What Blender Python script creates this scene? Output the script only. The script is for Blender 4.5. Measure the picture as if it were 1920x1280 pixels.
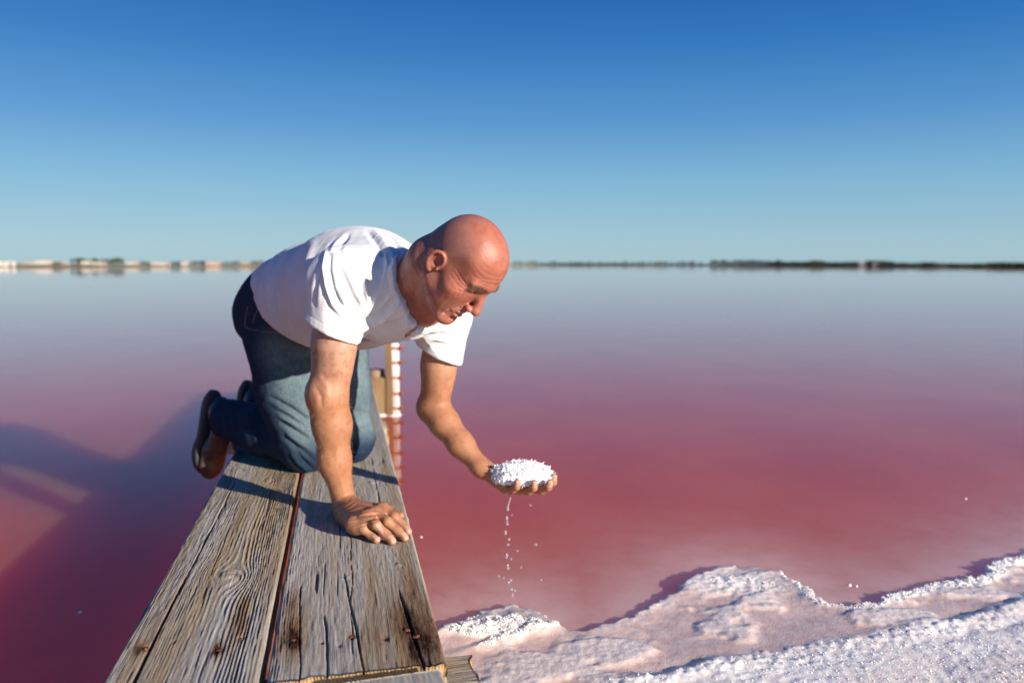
import bpy, bmesh, math, random
import numpy as np
from mathutils import Vector, Matrix

for _o in list(bpy.data.objects):
    bpy.data.objects.remove(_o, do_unlink=True)
scene = bpy.context.scene
COL = scene.collection
random.seed(7)
RNG = np.random.default_rng(7)

# ------------------------------------------------------------------ camera
CAM_H = 0.92                      # lens height above the water (0.62 m above the boards)
F_PX = 1493.3                     # 28 mm lens on a 36 mm sensor, 1920 px wide
PITCH = math.atan((640 - 496) / F_PX)
cam = bpy.data.objects.new('camera', bpy.data.cameras.new('camera'))
COL.objects.link(cam)
cam.data.sensor_width = 36.0
cam.data.lens = 28.0
cam.location = (0, 0, CAM_H)
cam.rotation_euler = (math.pi / 2 - PITCH, 0, 0)
cam.data.clip_start = 0.02
cam.data.clip_end = 20000
cam.data.dof.use_dof = True
cam.data.dof.focus_distance = 1.55
cam.data.dof.aperture_fstop = 2.8
scene.camera = cam

# ------------------------------------------------------------------ sky and sun
SUN_EL = math.radians(15.5)
SUN_AZ = math.radians(130.0)      # clockwise from +Y: behind the camera, to the right
SUN_DIR = Vector((math.sin(SUN_AZ) * math.cos(SUN_EL), math.cos(SUN_AZ) * math.cos(SUN_EL), math.sin(SUN_EL)))
world = bpy.data.worlds.new('World')
scene.world = world
world.use_nodes = True
wn = world.node_tree.nodes
wl = world.node_tree.links
wn.clear()
w_out = wn.new('ShaderNodeOutputWorld')
w_bg = wn.new('ShaderNodeBackground')
w_sky = wn.new('ShaderNodeTexSky')
w_sky.sky_type = 'NISHITA'
w_sky.sun_disc = False
w_sky.sun_elevation = SUN_EL
w_sky.sun_rotation = SUN_AZ
w_sky.altitude = 0
w_sky.air_density = 1.0
w_sky.dust_density = 0.4
w_sky.ozone_density = 3.0
# clear evening air: the sky model is pulled towards a bluer haze-free gradient, the same all the way round
w_geo = wn.new('ShaderNodeTexCoord')
w_sep = wn.new('ShaderNodeSeparateXYZ')
wl.new(w_geo.outputs['Generated'], w_sep.inputs[0])
w_ramp = wn.new('ShaderNodeValToRGB')
def _lin(c):
    return tuple((v / 255 / 12.92 if v <= 10 else ((v / 255 + 0.055) / 1.055) ** 2.4) for v in c) + (1.0,)
_stops = [(0.0, (163, 198, 212)), (0.03, (156, 195, 214)), (0.10, (124, 179, 214)), (0.17, (80, 147, 206)), (0.25, (34, 116, 190)), (0.32, (6, 92, 172)), (0.55, (4, 84, 164)), (1.0, (4, 70, 148))]
while len(w_ramp.color_ramp.elements) < len(_stops):
    w_ramp.color_ramp.elements.new(0.5)
for _e, (_p, _c) in zip(w_ramp.color_ramp.elements, _stops):
    _e.position = _p; _e.color = _lin(_c)
wl.new(w_sep.outputs['Z'], w_ramp.inputs[0])
w_gain = wn.new('ShaderNodeVectorMath'); w_gain.operation = 'SCALE'
w_gain.inputs['Scale'].default_value = 7.9
wl.new(w_ramp.outputs[0], w_gain.inputs[0])
w_mix = wn.new('ShaderNodeMix'); w_mix.data_type = 'RGBA'
w_mix.inputs[0].default_value = 0.86
wl.new(w_sky.outputs[0], w_mix.inputs[6])
wl.new(w_gain.outputs[0], w_mix.inputs[7])
w_bg.inputs['Strength'].default_value = 0.0735
wl.new(w_mix.outputs[2], w_bg.inputs['Color'])
wl.new(w_bg.outputs[0], w_out.inputs['Surface'])
sun = bpy.data.objects.new('sun', bpy.data.lights.new('sun', 'SUN'))
COL.objects.link(sun)
sun.data.energy = 5.0
sun.data.angle = math.radians(0.55)
sun.data.color = (1.0, 0.90, 0.77)
sun.rotation_euler = SUN_DIR.to_track_quat('Z', 'Y').to_euler()
scene.view_settings.view_transform = 'Standard'
scene.view_settings.look = 'None'
scene.view_settings.gamma = 1.0
scene.view_settings.use_curve_mapping = False
scene.view_settings.exposure = 0.80
scene.cycles.max_bounces = 8
scene.cycles.diffuse_bounces = 3
scene.cycles.glossy_bounces = 3
scene.cycles.transmission_bounces = 6
scene.cycles.caustics_reflective = False
scene.cycles.caustics_refractive = False
scene.cycles.sample_clamp_indirect = 6.0
try:
    scene.cycles.use_denoising = True
except Exception:
    pass

# ------------------------------------------------------------------ helpers
_cp, _sp = math.cos(PITCH), math.sin(PITCH)
def _ray(px, py):
    x = (px - 960) / F_PX
    y = (640 - py) / F_PX
    return np.array([x, _cp + y * _sp, -_sp + y * _cp])
def at_depth(px, py, y):          # world point seen at a photograph pixel, y metres ahead
    d = _ray(px, py)
    return np.array([0, 0, CAM_H]) + d * (y / d[1])
def at_level(px, py, z):          # world point seen at a photograph pixel, on the level z
    d = _ray(px, py)
    return np.array([0, 0, CAM_H]) + d * ((z - CAM_H) / d[2])
def project(P):
    x = P[..., 0]; y = P[..., 1]; z = P[..., 2] - CAM_H
    fw = y * _cp - z * _sp
    up = y * _sp + z * _cp
    return 960 + F_PX * x / fw, 640 - F_PX * up / fw

def unit(v):
    v = np.asarray(v, float)
    return v / np.linalg.norm(v)

def _hash(ix, iy, iz, seed):
    h = (ix.astype(np.uint32) * np.uint32(374761393) + iy.astype(np.uint32) * np.uint32(668265263)
         + iz.astype(np.uint32) * np.uint32(2147483647) + np.uint32((seed * 974634777 + 12345) & 0xffffffff))
    h = (h ^ (h >> np.uint32(13))) * np.uint32(1274126177)
    h = h ^ (h >> np.uint32(16))
    h = h * np.uint32(2246822519)
    h = h ^ (h >> np.uint32(15))
    return (h & np.uint32(0xffffff)).astype(np.float32) / np.float32(0xffffff)

def noise3(x, y, z, seed=0):      # smooth value noise, -1..1
    x = np.asarray(x, np.float32); y = np.asarray(y, np.float32); z = np.asarray(z, np.float32)
    x, y, z = np.broadcast_arrays(x, y, z)
    fx = np.floor(x); fy = np.floor(y); fz = np.floor(z)
    tx = x - fx; ty = y - fy; tz = z - fz
    ix = fx.astype(np.int32); iy = fy.astype(np.int32); iz = fz.astype(np.int32)
    tx = tx * tx * (3 - 2 * tx); ty = ty * ty * (3 - 2 * ty); tz = tz * tz * (3 - 2 * tz)
    o = 0
    for dx in (0, 1):
        wx = tx if dx else 1 - tx
        for dy in (0, 1):
            wy = ty if dy else 1 - ty
            for dz in (0, 1):
                wz = tz if dz else 1 - tz
                o = o + wx * wy * wz * _hash(ix + dx, iy + dy, iz + dz, seed)
    return o * 2 - 1

def noise2(x, y, seed=0):
    x = np.asarray(x, np.float32); y = np.asarray(y, np.float32)
    x, y = np.broadcast_arrays(x, y)
    fx = np.floor(x); fy = np.floor(y)
    tx = x - fx; ty = y - fy
    ix = fx.astype(np.int32); iy = fy.astype(np.int32); iz = np.zeros_like(ix)
    tx = tx * tx * (3 - 2 * tx); ty = ty * ty * (3 - 2 * ty)
    o = 0
    for dx in (0, 1):
        wx = tx if dx else 1 - tx
        for dy in (0, 1):
            wy = ty if dy else 1 - ty
            o = o + wx * wy * _hash(ix + dx, iy + dy, iz, seed)
    return o * 2 - 1

def fbm2(x, y, seed=0, octaves=4, gain=0.5):
    o = 0; a = 1.0; s = 0
    for k in range(octaves):
        o = o + a * noise2(x * 2 ** k + 17.3 * k, y * 2 ** k - 9.1 * k, seed + k)
        s += a; a *= gain
    return o / s

def fbm3(x, y, z, seed=0, octaves=3, gain=0.5):
    o = 0; a = 1.0; s = 0
    for k in range(octaves):
        o = o + a * noise3(x * 2 ** k + 17.3 * k, y * 2 ** k - 9.1 * k, z * 2 ** k + 3.7 * k, seed + k)
        s += a; a *= gain
    return o / s

def worley2(x, y, seed=0):        # distance to the nearest jittered cell point
    x = np.asarray(x, np.float32); y = np.asarray(y, np.float32)
    ix = np.floor(x).astype(np.int32); iy = np.floor(y).astype(np.int32)
    best = np.full(x.shape, 9.0, np.float32)
    for dx in (-1, 0, 1):
        for dy in (-1, 0, 1):
            cx = ix + dx; cy = iy + dy; z = np.zeros_like(cx)
            jx = cx + _hash(cx, cy, z, seed); jy = cy + _hash(cx, cy, z, seed + 91)
            best = np.minimum(best, (x - jx) ** 2 + (y - jy) ** 2)
    return np.sqrt(best)

def sstep(a, b, x):
    t = np.clip((x - a) / (b - a), 0, 1)
    return t * t * (3 - 2 * t)

def mesh_np(name, verts, faces, smooth=True):
    """verts (N,3); faces: an (M,k) array or a list of such arrays."""
    me = bpy.data.meshes.new(name)
    if not isinstance(faces, list):
        faces = [faces]
    faces = [np.asarray(f, np.int32) for f in faces if len(f)]
    loops = np.concatenate([f.ravel() for f in faces])
    sizes = np.concatenate([np.full(len(f), f.shape[1], np.int32) for f in faces])
    starts = np.concatenate([[0], np.cumsum(sizes)[:-1]]).astype(np.int32)
    me.vertices.add(len(verts))
    me.vertices.foreach_set('co', np.asarray(verts, np.float32).ravel())
    me.loops.add(len(loops))
    me.loops.foreach_set('vertex_index', loops)
    me.polygons.add(len(sizes))
    me.polygons.foreach_set('loop_start', starts)
    me.polygons.foreach_set('loop_total', sizes)
    me.update(calc_edges=True)
    me.validate()
    me.polygons.foreach_set('use_smooth', np.full(len(me.polygons), smooth, bool))
    return me

def attr(me, name, values):
    a = me.attributes.new(name, 'FLOAT', 'POINT')
    a.data.foreach_set('value', np.asarray(values, np.float32))

def put(name, me, material=None, parent=None, loc=None):
    o = bpy.data.objects.new(name, me)
    COL.objects.link(o)
    if material is not None:
        for m in (material if isinstance(material, (list, tuple)) else [material]):
            me.materials.append(m)
    if parent is not None:
        o.parent = parent
    if loc is not None:
        o.location = loc
    return o

def empty(name, loc=(0, 0, 0)):
    o = bpy.data.objects.new(name, None)
    o.empty_display_size = 0.1
    COL.objects.link(o)
    o.location = loc
    return o

def tag(o, label=None, cat=None, group=None, kind=None):
    if label: o['label'] = label
    if cat: o['category'] = cat
    if group: o['group'] = group
    if kind: o['kind'] = kind
    return o

def grid_faces(nu, nv, close_v=False):
    i = np.arange(nu - 1)[:, None]
    j = np.arange(nv if close_v else nv - 1)[None, :]
    a = i * nv + j
    b = i * nv + (j + 1) % nv
    c = (i + 1) * nv + (j + 1) % nv
    d = (i + 1) * nv + j
    return np.stack([a, b, c, d], -1).reshape(-1, 4)

class Mat:
    """A small wrapper for writing node materials."""
    def __init__(self, name):
        self.m = bpy.data.materials.new(name)
        self.m.use_nodes = True
        self.n = self.m.node_tree.nodes
        self.l = self.m.node_tree.links
        self.n.clear()
        self.out = self.n.new('ShaderNodeOutputMaterial')
        self.b = self.n.new('ShaderNodeBsdfPrincipled')
        self.l.new(self.b.outputs[0], self.out.inputs['Surface'])
    def put(self, sock, v):
        if isinstance(v, bpy.types.NodeSocket):
            self.l.new(v, sock)
        elif v is not None:
            if hasattr(sock.default_value, '__len__') and not hasattr(v, '__len__'):
                v = (v,) * len(sock.default_value)
            if hasattr(sock.default_value, '__len__') and len(sock.default_value) == 4 and len(v) == 3:
                v = tuple(v) + (1.0,)
            sock.default_value = v
    def set(self, **kw):
        for k, v in kw.items():
            self.put(self.b.inputs[k.replace('_', ' ')], v)
        return self
    def attr(self, name):
        a = self.n.new('ShaderNodeAttribute'); a.attribute_name = name
        return a.outputs['Fac']
    def pos(self, scale=(1, 1, 1), obj=True):
        t = self.n.new('ShaderNodeTexCoord')
        m = self.n.new('ShaderNodeMapping')
        self.l.new(t.outputs['Object' if obj else 'Generated'], m.inputs[0])
        m.inputs['Scale'].default_value = scale
        return m.outputs[0]
    def noise(self, scale, detail=4, rough=0.55, vec=None, dist=0.0):
        t = self.n.new('ShaderNodeTexNoise')
        t.inputs['Scale'].default_value = scale
        t.inputs['Detail'].default_value = detail
        t.inputs['Roughness'].default_value = rough
        t.inputs['Distortion'].default_value = dist
        self.l.new(vec if vec is not None else self.pos(), t.inputs['Vector'])
        return t.outputs['Fac']
    def voronoi(self, scale, vec=None, feature='F1'):
        t = self.n.new('ShaderNodeTexVoronoi')
        t.feature = feature
        t.inputs['Scale'].default_value = scale
        self.l.new(vec if vec is not None else self.pos(), t.inputs['Vector'])
        return t.outputs['Distance']
    def math(self, op, a, b=None, clamp=False):
        t = self.n.new('ShaderNodeMath'); t.operation = op; t.use_clamp = clamp
        self.put(t.inputs[0], a)
        if b is not None: self.put(t.inputs[1], b)
        return t.outputs[0]
    def ramp(self, f, a, b, lo=0.0, hi=1.0):
        t = self.n.new('ShaderNodeMapRange'); t.interpolation_type = 'SMOOTHSTEP'
        self.put(t.inputs[0], f)
        t.inputs[1].default_value = a; t.inputs[2].default_value = b
        t.inputs[3].default_value = lo; t.inputs[4].default_value = hi
        return t.outputs[0]
    def mix(self, f, a, b, mode='MIX'):
        t = self.n.new('ShaderNodeMix'); t.data_type = 'RGBA'; t.blend_type = mode
        self.put(t.inputs[0], f)
        self.put(t.inputs[6], a); self.put(t.inputs[7], b)
        return t.outputs[2]
    def bump(self, h, strength=0.4, distance=0.002, normal=None):
        t = self.n.new('ShaderNodeBump')
        t.inputs['Strength'].default_value = strength
        t.inputs['Distance'].default_value = distance
        self.l.new(h, t.inputs['Height'])
        if normal is not None: self.l.new(normal, t.inputs['Normal'])
        self.l.new(t.outputs[0], self.b.inputs['Normal'])
        return t.outputs[0]

ZP = 0.30                         # top of the boards above the water
# ================================================================== THE SETTING
# the walkway runs along D; E points across it, to the right
D = np.array([-0.210, 0.978]); D = D / np.linalg.norm(D)
E = np.array([D[1], -D[0]])

# ---- salt shore: outlines given on the water level
def _w(pts):
    return np.array([at_level(px, py, 0)[:2] for px, py in pts])
edge_pts = np.concatenate([
    [[-2.2, -0.6], [-1.2, 0.55], [-0.62, 1.25], [-0.36, 1.72]],
    _w([(815, 1185), (880, 1150), (960, 1133), (1015, 1150), (1050, 1176), (1090, 1182), (1130, 1168), (1175, 1150), (1235, 1118),
        (1290, 1085), (1345, 1062), (1400, 1064), (1462, 1072), (1510, 1098), (1560, 1128), (1605, 1136), (1660, 1116),
        (1720, 1100), (1780, 1086), (1830, 1078), (1850, 1062), (1890, 1046), (1935, 1034)]),
    [[1.9, 2.62], [2.4, 2.85], [3.2, 3.05], [4.5, 3.6], [7.0, 4.3], [14, 6.5], [40, 14]]])

def polyline_dist(P, L):
    """signed distance (positive on the right-hand side going along L), arc length"""
    best = np.full(len(P), 1e9); sgn = np.ones(len(P)); arc = np.zeros(len(P)); acc = 0.0
    for a, b in zip(L[:-1], L[1:]):
        ab = b - a; n = np.linalg.norm(ab)
        t = np.clip(((P - a) @ ab) / (n * n), 0, 1)
        q = P - (a + t[:, None] * ab)
        d = np.linalg.norm(q, axis=1)
        m = d < best
        best[m] = d[m]
        sgn[m] = np.sign(ab[1] * q[m, 0] - ab[0] * q[m, 1])
        arc[m] = acc + t[m] * n
        acc += n
    return best * sgn, arc

def axis_steps(spans):
    out = []
    for a, b, s in spans:
        n = max(1, int(round((b - a) / s)))
        out.append(np.linspace(a, b, n, endpoint=False))
    out.append([spans[-1][1]])
    return np.concatenate(out)

sx = axis_steps([(-6, -0.7, 0.15), (-0.7, -0.25, 0.02), (-0.25, 1.85, 0.0052), (1.85, 2.6, 0.02), (2.6, 40, 0.4)])
sy = axis_steps([(-8, 0.6, 0.2), (0.6, 1.45, 0.025), (1.45, 2.62, 0.0052), (2.62, 3.4, 0.025), (3.4, 16, 0.3)])
GX, GY = np.meshgrid(sx, sy, indexing='ij')
P2 = np.stack([GX.ravel(), GY.ravel()], 1)
sd, arc = polyline_dist(P2, edge_pts)
wob = 0.026 * fbm2(P2[:, 0] * 9, P2[:, 1] * 9, 3, 3) + 0.012 * noise2(P2[:, 0] * 42, P2[:, 1] * 42, 8) + 0.006 * noise2(P2[:, 0] * 95, P2[:, 1] * 95, 9)
sdw = sd + wob
crest_h = 0.005 + 0.0035 * fbm2(arc * 2.3, arc * 0, 11, 3)
inside = np.clip(sdw, 0, None)
# a crest of crystals right behind the water's edge, flat wet crust behind it
gap = np.exp(-((P2[:, 0] - 0.155) / 0.055) ** 2) * np.exp(-((P2[:, 1] - 1.96) / 0.10) ** 2)
crest = crest_h * np.exp(-((inside - 0.035) / 0.045) ** 2) * (1 - 0.75 * gap)
# the broad heap left of the gap and the wide apron behind the highest point
hx_ = P2[:, 0] + 0.05 * fbm2(P2[:, 0] * 8, P2[:, 1] * 8, 14, 3); hy_ = P2[:, 1] + 0.05 * fbm2(P2[:, 0] * 9 + 5, P2[:, 1] * 9, 15, 3)
heapA = np.maximum(0.014 * np.exp(-(((hx_ + 0.05) / 0.15) ** 2 + ((hy_ - 1.93 - 0.10 * hx_) / 0.060) ** 2)),
                   0.013 * np.exp(-(((hx_ - 0.03) / 0.13) ** 2 + ((hy_ - 1.875 - 0.55 * hx_) / 0.030) ** 2)))
heapB = 0.0075 * np.exp(-(((P2[:, 0] - 0.66) / 0.26) ** 2 + ((P2[:, 1] - 2.20) / 0.15) ** 2))
flat = 0.005 + 0.006 * fbm2(P2[:, 0] * 5, P2[:, 1] * 5, 21, 3)
# old shoreline: a low bank with a furrow before it, running to the right
bank_pts = _w([(760, 1420), (950, 1330), (1130, 1276), (1300, 1244), (1480, 1208), (1660, 1182), (1800, 1156), (1935, 1118)])
bank_pts = np.concatenate([[[-1.5, 0.2]], bank_pts, [[2.4, 2.5], [4, 2.9], [9, 4.0], [40, 9]]])
sb, arcb = polyline_dist(P2, bank_pts)
sbw = sb + 0.022 * fbm2(P2[:, 0] * 14, P2[:, 1] * 14, 33, 3)
bmod = np.clip(0.55 + 0.9 * fbm2(arcb * 3.1, arcb * 0 + 2, 37, 3), 0.1, 1.2)
bank = bmod * 0.008 * sstep(-0.008, 0.035, sbw) - bmod * 0.003 * np.exp(-((sbw + 0.012) / 0.02) ** 2) \
    + bmod * 0.005 * np.exp(-((sbw - 0.02) / 0.022) ** 2) - bmod * 0.005 * np.exp(-((sbw - 0.085) / 0.02) ** 2) + 0.10 * sstep(0.3, 4.0, sbw)
rise = sstep(-0.01, 0.028, sdw)
lump = np.clip(0.55 - worley2(P2[:, 0] * 46 + 0.3 * noise2(P2[:, 0] * 30, P2[:, 1] * 30, 4), P2[:, 1] * 46, 5), 0, 1)
lump2 = np.clip(0.6 - worley2(P2[:, 0] * 95, P2[:, 1] * 95, 6), 0, 1)
lump3 = np.clip(0.6 - worley2(P2[:, 0] * 26 + 2, P2[:, 1] * 26, 7), 0, 1)
patch = sstep(-0.05, 0.35, fbm2(P2[:, 0] * 7.5 + 4, P2[:, 1] * 11, 51, 4))
dry = np.clip(np.maximum.reduce([sstep(0.002, 0.006, crest) , sstep(0.005, 0.010, heapA), sstep(0.004, 0.008, heapB) * 0.8,
                                 sstep(0.0, 0.03, sbw) * (0.75 + 0.25 * patch)]), 0, 1)
rough = np.clip(0.20 + 0.8 * dry + 0.40 * patch * (1 - dry), 0, 1)
grit_z = sstep(0.02, 0.12, sbw)
lumps = rough * (1 - 0.6 * grit_z) * (0.007 * lump3 * dry + (0.004 + 0.004 * dry) * lump + 0.004 * lump2)
H = -0.16 + rise * (0.16 + flat + crest + heapA + heapB + bank + lumps + 0.006 * patch * (1 - dry))
# the shallow shelf under the water slopes away slowly
shelf = -0.012 - 0.16 * np.clip(-sdw, 0, 2.0)
H = np.where(sdw < 0.0, np.maximum(H, shelf), H)
# scattered crusts breaking the surface just off the left heap
for (px, py, r, h) in [(878, 1112, .018, .030), (893, 1116, .014, .026), (915, 1126, .022, .020), (935, 1128, .018, .024),
                       (870, 1108, .012, .022), (985, 1130, .020, .020), (1010, 1140, .022, .022), (1075, 1168, .016, .024)]:
    c = at_level(px, py, 0)
    H += 0.55 * h * np.exp(-(((P2[:, 0] - c[0]) / r) ** 2 + ((P2[:, 1] - c[1]) / (r * 1.5)) ** 2)) * (0.6 + lump * 1.1)
salt_h = H.reshape(GX.shape)
me = mesh_np('salt_shore', np.stack([P2[:, 0], P2[:, 1], H], 1), grid_faces(len(sx), len(sy)))
white = np.clip(dry * (0.72 + 0.5 * lump + 0.4 * lump2) + 0.42 * patch * (1 - dry) + 0.9 * lump * rough * 0.5, 0, 1)
white = np.where(sdw < 0.004, np.clip(H * 40, 0, 1), white)
attr(me, 'white', white)
attr(me, 'grit', np.clip(sstep(0.12, 0.30, sbw), 0, 1))
M = Mat('salt_crust')
fine = M.noise(160, 5, 0.65)
mid = M.noise(28, 4, 0.6)
wet_c = M.mix(M.ramp(mid, 0.3, 0.7), (0.60, 0.40, 0.345), (0.70, 0.54, 0.475))
dry_c = M.mix(M.ramp(fine, 0.3, 0.75), (0.83, 0.79, 0.735), (0.93, 0.905, 0.85))
grit_c = M.mix(M.ramp(M.noise(75, 4, 0.7), 0.36, 0.62), (0.62, 0.49, 0.42), (0.83, 0.76, 0.69))
c = M.mix(M.attr('white'), wet_c, dry_c)
c = M.mix(M.math('MULTIPLY', M.attr('grit'), 0.75), c, grit_c)
M.set(Base_Color=c, Roughness=M.ramp(M.attr('white'), 0.1, 0.7, 0.22, 0.55), IOR=1.5)
M.b.inputs['Subsurface Weight'].default_value = 0.7
M.b.inputs['Subsurface Radius'].default_value = (1.0, 0.6, 0.55)
M.b.inputs['Subsurface Scale'].default_value = 0.012
M.bump(M.math('ADD', fine, M.math('MULTIPLY', M.voronoi(230), 0.8)), 0.35, 0.0025)
salt = put('salt_shore', me, M.m)
tag(salt, 'white and pink salt crust along the water edge', kind='structure')

# loose crystals caught on the dry crests
cg = np.random.default_rng(91)
ok_ = np.flatnonzero((dry > 0.55) & (P2[:, 0] > -0.25) & (P2[:, 0] < 1.8) & (P2[:, 1] > 1.46) & (P2[:, 1] < 2.6) & (sdw > 0.0))
wgt = np.clip(crest[ok_] / 0.008 + heapA[ok_] / 0.014 + 0.05, 0, 1.2); wgt = wgt / wgt.sum()
pk = cg.choice(ok_, 14000, p=wgt)
n = len(pk)
cp_ = np.stack([P2[pk, 0], P2[pk, 1], H[pk]], 1) + np.stack([cg.normal(0, .002, n), cg.normal(0, .002, n), np.full(n, .0005)], 1)
cs_ = (.0007 + .0020 * cg.random(n) ** 3)[:, None]
cu = cg.normal(size=(n, 3)); cu /= np.linalg.norm(cu, axis=1)[:, None]
cv = np.cross(cu, cg.normal(size=(n, 3))); cv /= np.linalg.norm(cv, axis=1)[:, None]
cw = np.cross(cu, cv)
CV = np.concatenate([cp_ + cu * cs_ * 1.4, cp_ + cv * cs_ * .9, cp_ - cu * cs_ * 1.2, cp_ - cv * cs_, cp_ + cw * cs_ * .8, cp_ - cw * cs_ * .7])
ci = np.arange(n)
CF = np.concatenate([np.stack([ci + a * n, ci + b * n, ci + c * n], 1) for a, b, c in ((0, 1, 4), (1, 2, 4), (2, 3, 4), (3, 0, 4), (1, 0, 5), (2, 1, 5), (3, 2, 5), (0, 3, 5))])
MC = Mat('loose_salt'); MC.set(Base_Color=(0.92, 0.89, 0.85), Roughness=0.25, IOR=1.5)
cr_o = put('salt_crystals', mesh_np('salt_crystals', CV, CF, smooth=False), MC.m, salt)
cr_o['kind'] = 'stuff'

# ---- water: one slab of turbid pink brine
wx = np.concatenate([-np.geomspace(9000, 7, 26), np.linspace(-6, 6, 121), np.geomspace(7, 9000, 26)])
wy = np.concatenate([-np.geomspace(300, 4, 12), np.linspace(-3, 7, 101), np.geomspace(7.5, 9000, 34)])
WX, WY = np.meshgrid(wx, wy, indexing='ij')
WP = np.stack([WX.ravel(), WY.ravel()], 1)
wsd, _ = polyline_dist(WP, edge_pts)
depth_sh = np.exp(-np.clip(-wsd, 0, None) / 0.26)
nt = len(WP)
ring = np.concatenate([np.arange(0, len(wy)), np.arange(1, len(wx)) * len(wy) + len(wy) - 1,
                       (len(wx) - 1) * len(wy) + np.arange(len(wy) - 2, -1, -1), np.arange(len(wx) - 2, 0, -1) * len(wy)])
bot = np.column_stack([WP[ring], np.full(len(ring), -8.0)])
vv = np.concatenate([np.column_stack([WP, np.zeros(nt)]), bot])
k = np.arange(len(ring)); k2 = (k + 1) % len(ring)
sidef = np.stack([ring[k], ring[k2], nt + k2, nt + k], 1)
botf = (nt + np.arange(len(ring)))[None, :]
me = mesh_np('lagoon_water', vv, [grid_faces(len(wx), len(wy)), sidef, botf], smooth=False)
bm = bmesh.new(); bm.from_mesh(me); bmesh.ops.recalc_face_normals(bm, faces=bm.faces); bm.to_mesh(me); bm.free()
attr(me, 'shallow', np.concatenate([depth_sh, np.zeros(len(ring))]))
M = Mat('pink_brine')
cloud = M.noise(1.6, 4, 0.55, M.pos((1, 0.6, 1)))
deep_c = M.mix(M.ramp(cloud, 0.3, 0.7), (0.46, 0.070, 0.028), (0.51, 0.092, 0.040))
shal = M.math('MULTIPLY', M.attr('shallow'), M.ramp(M.noise(7, 4, 0.6), 0.2, 0.7, 0.65, 1.0))
c = M.mix(shal, deep_c, (0.76, 0.44, 0.40))
M.set(Base_Color=c, Roughness=0.035, IOR=1.27)
M.b.subsurface_method = 'RANDOM_WALK'
M.put(M.b.inputs['Subsurface Weight'], M.ramp(M.attr('shallow'), 0.25, 0.9, 1.0, 0.5))
M.b.inputs['Subsurface Radius'].default_value = (1.0, 0.22, 0.20)
M.b.inputs['Subsurface Scale'].default_value = 2.8
M.bump(M.noise(5.0, 3, 0.5, M.pos((1.0, 1.0, 1.0))), 0.10, 0.004)
water = put('lagoon_water', me, M.m)
tag(water, 'still pink salt lagoon reflecting the sky', kind='structure')
# ================================================================== THE BOARDWALK
def wood_material(name, end=False):
    M = Mat(name)
    stretch = M.pos((1, 1, 1))
    g = M.attr('grain')
    brown = M.attr('brown')
    fib = M.noise(9, 6, 0.7, M.pos((26, 1.1, 26)))
    fib2 = M.noise(30, 5, 0.7, M.pos((26, 2.2, 26)))
    speck = M.noise(46, 4, 0.75, M.pos((24, 3.2, 24)))
    fuzz = M.noise(420, 3, 0.7, M.pos((1.6, 0.7, 1.6)))
    light = M.mix(M.ramp(fib, 0.3, 0.7), (0.533, 0.492, 0.427), (0.707, 0.665, 0.597))
    dark = M.mix(M.ramp(fib2, 0.3, 0.7), (0.202, 0.179, 0.151), (0.367, 0.339, 0.304))
    c = M.mix(g, dark, light)
    tan = M.mix(g, (0.15, 0.088, 0.038), (0.508, 0.353, 0.172))
    c = M.mix(brown, c, tan)
    c = M.mix(M.ramp(fib2, 0.60, 0.78, 0, 0.45), c, (0.12, 0.095, 0.075))
    c = M.mix(M.ramp(speck, 0.52, 0.75, 0, 0.35), c, (0.640, 0.607, 0.549))
    c = M.mix(M.ramp(speck, 0.38, 0.24, 0, 0.5), c, (0.10, 0.078, 0.06))
    c = M.mix(M.ramp(fuzz, 0.58, 0.74, 0, 0.35), c, (0.62, 0.58, 0.50))
    c = M.mix(M.math('MULTIPLY', M.attr('crack'), 0.8), c, (0.045, 0.034, 0.026))
    r = M.math('MULTIPLY', M.attr('rust'), M.ramp(fib2, 0.3, 0.7, 1.6, 0.7), True)
    rustc = M.mix(M.ramp(M.attr('rust'), 0.35, 0.95), (0.17, 0.065, 0.020), (0.035, 0.013, 0.007))
    c = M.mix(r, c, rustc)
    M.set(Base_Color=c, Roughness=0.82)
    M.b.inputs['Specular IOR Level'].default_value = 0.04
    M.bump(M.math('ADD', M.math('MULTIPLY', fib2, 1.0), M.math('ADD', M.math('MULTIPLY', speck, 0.9), M.math('MULTIPLY', fuzz, 0.5))), 0.6, 0.0026)
    return M.m
def end_material():
    M = Mat('end_grain')
    ring = M.n.new('ShaderNodeTexWave')
    ring.wave_type = 'RINGS'; ring.rings_direction = 'Y'
    ring.inputs['Scale'].default_value = 60; ring.inputs['Distortion'].default_value = 2.0
    ring.inputs['Detail'].default_value = 2
    M.l.new(M.pos((1, 0.2, 1)), ring.inputs['Vector'])
    c = M.mix(ring.outputs['Fac'], (0.42, 0.29, 0.14), (0.28, 0.18, 0.08))
    c = M.mix(M.ramp(M.noise(90, 4, 0.7), 0.5, 0.8, 0, 0.6), c, (0.22, 0.14, 0.07))
    M.set(Base_Color=c, Roughness=0.85)
    M.bump(M.math('ADD', ring.outputs['Fac'], M.noise(200, 3, 0.6)), 0.5, 0.002)
    return M.m
WOOD = wood_material('weathered_wood')
WOOD_END = end_material()


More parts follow.
